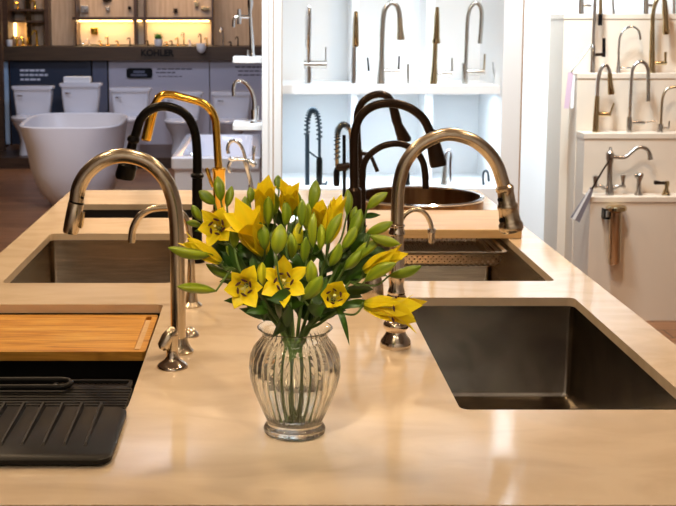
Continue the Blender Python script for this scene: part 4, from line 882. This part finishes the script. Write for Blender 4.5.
# small taps
def small_tap(name, label, px, py, h, m, group, Y=14.25, w=1., cat='tap', z=None):
    b0 = onY(px, py, Y); 
    if z is not None: b0.z = z
    t = thing(name, label, cat, b0, group); s = msc(Y, b0.z); c = b0
    bm = new(); lathe(bm, [(1.6*w*s, 0), (1.6*w*s, .6*s), (.9*w*s, 1*s), (.8*w*s, h*.8*s), (.5*w*s, h*s)], c, 12); obj('body', bm, m, t)
    bm = new(); tube(bm, [(c.x, c.y, c.z+h*.72*s, .7*w*s), (c.x-.2*s, c.y-1*s, c.z+h*.95*s, .7*w*s), (c.x-2.0*w*s, c.y-2*s, c.z+h*.98*s, .6*w*s), (c.x-3.2*w*s, c.y-2.5*s, c.z+h*.72*s, .6*w*s)], 8, 4); obj('spout', bm, m, t)
    return t
gl = z1_+.0005
i = 0
for px, h, m, lab in ((83, 4, 'chrome', 'short chrome tap at left end of lit niche'), (89, 6, 'brushed', 'grey metal tap in lit niche, second from left'), (101, 5, 'gold', 'small gold tap below the square gold plate'), (108, 9, 'gold', 'tall gold tap in the left lit niche'), (118, 5, 'gold', 'short gold tap right of the tall gold one'),
    (130, 8, 'bronze', 'dark upright tap beside the thin post'), (148, 5, 'bronze', 'small dark tap left of the potted plant'), (167, 4, 'gold', 'low gold tap right of the potted plant'), (172, 5, 'bronze', 'low dark tap in right lit niche'), (178, 8, 'gold', 'gold tap in the middle of right lit niche'), (184, 13, 'brass', 'tallest brass tap in right lit niche'), (190, 6, 'pot', 'white tap near right end of lit niche'), (201, 12, 'bronze', 'dark tap behind the white hanging cup'), (207, 8, 'gold', 'gold tap right of the white cup'),
    (223, 18, 'chrome', 'tall chrome tap on the wooden wall ledge'), (231, 4, 'bronze', 'small dark tap right of the tall chrome one'), (238, 9, 'bronze', 'dark square tap on ledge left of the bridge faucet')):
    small_tap('shelf_tap', lab, px, 46, h, m, 'small taps on the wall ledge', z=gl, w=.8)
for px, py, h, lab in ((17, 46, 9, 'gold tap low in the first left niche'), (23, 46, 8, 'pale gold tap beside the first niche post'), (37, 46, 15, 'tall gold tap in the lower second niche')):
    small_tap('niche_tap', lab, px, py, h, 'gold', 'gold taps in the left niches', z=gl, w=1.5)
for px, h, lab in ((18, 6, 'gold spout tap on upper shelf of first left niche'), (35, 8, 'gold spout tap on upper shelf of second left niche')):
    small_tap('niche_tap', lab, px, 9, h, 'gold', 'gold taps in the left niches', Y=14.4, z=onY(px, 9, 14.35).z+.0005, w=1.4)
def plate(nm, lab, px, py, w, h, m, cat, Y=14.57):
    a = onY(px-w/2, py-h/2, Y); b_ = onY(px+w/2, py+h/2, Y); bm = new(); box(bm, a.x, b_.x, Y-.02, 14.599, b_.z, a.z); c = (a+b_)/2
    lathe(bm, [(.3*w*(a-b_).length/(w+h)*1., 0)], c, 6) if False else None
    tube(bm, [(c.x, Y-.02, c.z, .25*(b_.x-a.x)), (c.x, Y-.05, c.z, .22*(b_.x-a.x))], 12, 0)
    tag(obj(nm, bm, m, base=c, smooth=False, bevel=.002), lab, cat, 'shower controls on the wooden wall')
plate('valve_plate', 'square gold valve plate on the lit niche wall', 94.5, 31, 7, 7, 'gold', 'valve plate')
plate('valve_plate', 'square chrome valve plate above the lit niche', 85, 9, 8, 7, 'brushed', 'valve plate')
plate('valve_plate', 'small chrome lever plate above the lit niche', 108, 9, 3.5, 4, 'brushed', 'valve plate')
plate('valve_plate', 'small dark knob beside the thin post above the niche', 129.5, 8, 3, 3.4, 'bronze', 'valve plate')
plate('valve_plate', 'round dark knob above the right lit niche', 175.5, 10.5, 4, 4, 'bronze', 'valve plate')
plate('valve_plate', 'brass control above the right lit niche near its end', 196.5, 4, 4, 5, 'brass', 'valve plate')
plate('valve_plate', 'brass shower lever at upper right of the niche', 205, 8.5, 8, 2.4, 'brass', 'valve plate')
plate('valve_plate', 'dark shower outlet at the very top of left niche wall', 107, 0, 9, 2, 'bronze', 'valve plate')
# pots and cups
t = thing('potted_plant', 'small green plant in a white pot on the beam', 'potted plant', onY(158.5, 46, 14.05)); t.location.z = gl; c = t.location; s = msc(14.05, 1.3)
bm = new(); lathe(bm, [(3.2*s, 0), (4.2*s, 1.2*s), (4.4*s, 7*s), (3.8*s, 7*s), (3.6*s, 5.5*s)], c, 20); obj('pot', bm, 'pot', t)
bm = new(); rnd = random.Random(3)
for k in range(46):
    an = rnd.random()*6.28; el = rnd.uniform(.25, 1.4); L = rnd.uniform(5, 9)*s; d = Vector((cos(an)*cos(el), sin(an)*cos(el), sin(el))); q = c+Vector((0, 0, 6*s)); e = q+d*L; sd = d.cross(Vector((0, 0, 1))).normalized()*1.5*s
    bm.faces.new([bm.verts.new(v) for v in (q, q.lerp(e, .5)+sd, e, q.lerp(e, .5)-sd)])
fo = obj('foliage', bm, mat('small_leaf_green', (.10, .30, .05), .5), t, smooth=False); fo.modifiers.new('s', 'SOLIDIFY').thickness = .002
c = onY(201.5, 53, 13.82); s = msc(13.8)
t = thing('hanging_cup', 'white rounded cup mounted on the front of the dark beam', 'cup', c)
bm = new(); lathe(bm, [(1.5*s, 0), (3.8*s, 2*s), (4.8*s, 5*s), (5*s, 9.5*s), (4.4*s, 9.5*s), (4*s, 5*s), (1*s, 2*s)], c, 24); obj('cup_body', bm, 'pot', t)
bm = new(); box(bm, c.x-.02, c.x+.02, c.y+3*s, 13.899, c.z+2*s, c.z+5*s); obj('bracket', bm, 'brushed', t, smooth=False)
c = onY(9.5, 46, 14.0); c.z = gl; s = msc(14)
bm = new(); lathe(bm, [(2.2*s, 0), (3*s, 1*s), (3.1*s, 6.5*s), (2.6*s, 6.5*s), (2.5*s, 2*s), (.5*s, 1.6*s)], c, 20); tag(obj('white_cup', bm, 'pot', base=c), 'small white cup at the left end of the beam', 'cup')

# ================================================================== LIGHTS
W = bpy.data.worlds.new('world'); S.world = W; W.use_nodes = True
W.node_tree.nodes['Background'].inputs[0].default_value = (.8, .75, .7, 1); W.node_tree.nodes['Background'].inputs[1].default_value = .25
def area(name, loc, size, power, col, target=None, sy=None, spread=180):
    l = bpy.data.lights.new(name, 'AREA'); l.size = size; l.energy = power; l.color = col; l.spread = radians(spread)
    if sy: l.shape = 'RECTANGLE'; l.size_y = sy
    else: l.shape = 'DISK'
    o = bpy.data.objects.new(name, l); C.objects.link(o); o.location = loc
    if target: o.rotation_euler = (Vector(target)-Vector(loc)).to_track_quat('-Z', 'Y').to_euler()
    return o
WARM = (1, .71, .43); COOL = (.70, .87, 1)
k = 0
labs = {}
for (x, y) in ((-1.3, 1.0), (0.1, .9), (1.5, 1.0), (-1.3, 2.6), (.1, 2.7), (1.5, 2.6), (-1.0, 4.4), (1.1, 4.5)):
    row = 'over the front edge' if y < 2 else 'over the middle' if y < 3.5 else 'over the rear'
    side = 'left' if x < -.5 else 'right' if x > .5 else 'centre'
    t = thing('downlight', 'recessed round ceiling downlight %s of the island, %s' % (row, side), 'ceiling light', (x, y, 3.17), 'downlights above the island')
    bm = new(); lathe(bm, [(.085, .0295), (.085, .018), (.065, .018), (.062, .0295)], (x, y, 3.17), 28, False, False); obj('trim_ring', bm, 'white', t)
    bm = new(); lathe(bm, [(.06, .026), (.06, .0295)], (x, y, 3.17), 24); obj('lens', bm, 'bulb', t)
    area('downlight_lamp', (x, y, 3.165), (.14), 1.4 if y < 2 else 9.5 if y < 3.5 else 27, WARM, spread=150)
for (x, y, pw, lab) in ((-.75, .15, .42, 'added white fill light overhead, left of the vase aimed at the lilies'), (.95, .0, .3, 'added white fill light overhead, right of the vase aimed at the lilies')):  # unseen spots added to brighten the lilies from the front
    t = thing('fill_spotlight', lab, 'fill_spotlight', (x, y, 3.0)); d = (Vector((.056, 1.88, 1.18))-Vector((x, y, 3.05))).normalized(); c = Vector((x, y, 3.05))
    bm = new(); tube(bm, [(*(c-d*.06), .03), (*(c-d*.05), .045), (*(c+d*.055), .045)], 20, 0); obj('housing', bm, 'white', t)
    bm = new(); tube(bm, [(*(c+d*.0551), .038), (*(c+d*.058), .038)], 20, 0); obj('lens', bm, 'bulb', t)
    bm = new(); tube(bm, [(x, y, 3.2, .008), (x, y, 3.08, .008)], 10, 0); obj('stem', bm, 'white', t)
    area('fill_spot_lamp', c+d*.062, .07, pw, (1, .82, .60), (.056, 1.88, 1.16), spread=17)
area('booth_lamp', (.65, 6.1, 2.43), 1.0, .4, COOL, sy=.3)
area('shelf_fill', (.65, 5.98, zs0-.004), 1.0, 4.8, COOL, sy=.06)  # light added under the shelf to brighten the lower cabinet
for px0, px1 in ((77, 132), (145, 209)):
    a = onY(px0, 21, 14.46); b_ = onY(px1, 21, 14.46); area('niche_lamp', ((a.x+b_.x)/2, 14.46, onY(px0, 20.6, 14.46).z), b_.x-a.x, 3.2, (1, .70, .38), sy=.05)
area('booth_front', (.7, 4.3, 3.1), .5, 17, COOL, (.7, 6.2, .95), spread=110)
area('stand_lamp', (2.7, 5.0, 3.1), .4, 7.5, (1, .62, .36), (2.8, 6.5, .7), spread=120)
area('wall_wash', (1.40, 5.6, 3.1), .35, 30, COOL, (1.45, 6.9, 1.0), spread=85)
area('tub_lamp', (-.7, 7.4, 3.1), .6, 95, (.66, .76, 1), (-1.5, 9.8, .3))
area('toilet_lamp', (-1.6, 12.0, 3.1), 1.6, 34, (.62, .72, 1), (-1.6, 13.6, .6), sy=.5)
area('wall_lamp', (-1.4, 13.4, 3.1), 2.4, 42, (1, .72, .45), (-1.4, 14.6, 1.7), sy=.3)
area('bracket_fill', (-.5, 4.9, 3.1), .3, 9, COOL, (0, 6.0, .9), spread=70)  # unseen light added to brighten the side brackets and cabinet jamb
area('rear_fill', (0, -.3, 3.12), 3.2, 32, (1, .88, .74), (0, -1.5, 1.3), sy=.25)  # unseen light added to bounce front fill off the rear wall
area('floor_lamp', (-3.2, 7.5, 3.1), .5, 40, (1, .78, .55))

S.view_settings.view_transform = 'Standard'; S.view_settings.look = 'None'; S.view_settings.gamma = 1
S.view_settings.exposure = 0; S.view_settings.use_curve_mapping = False
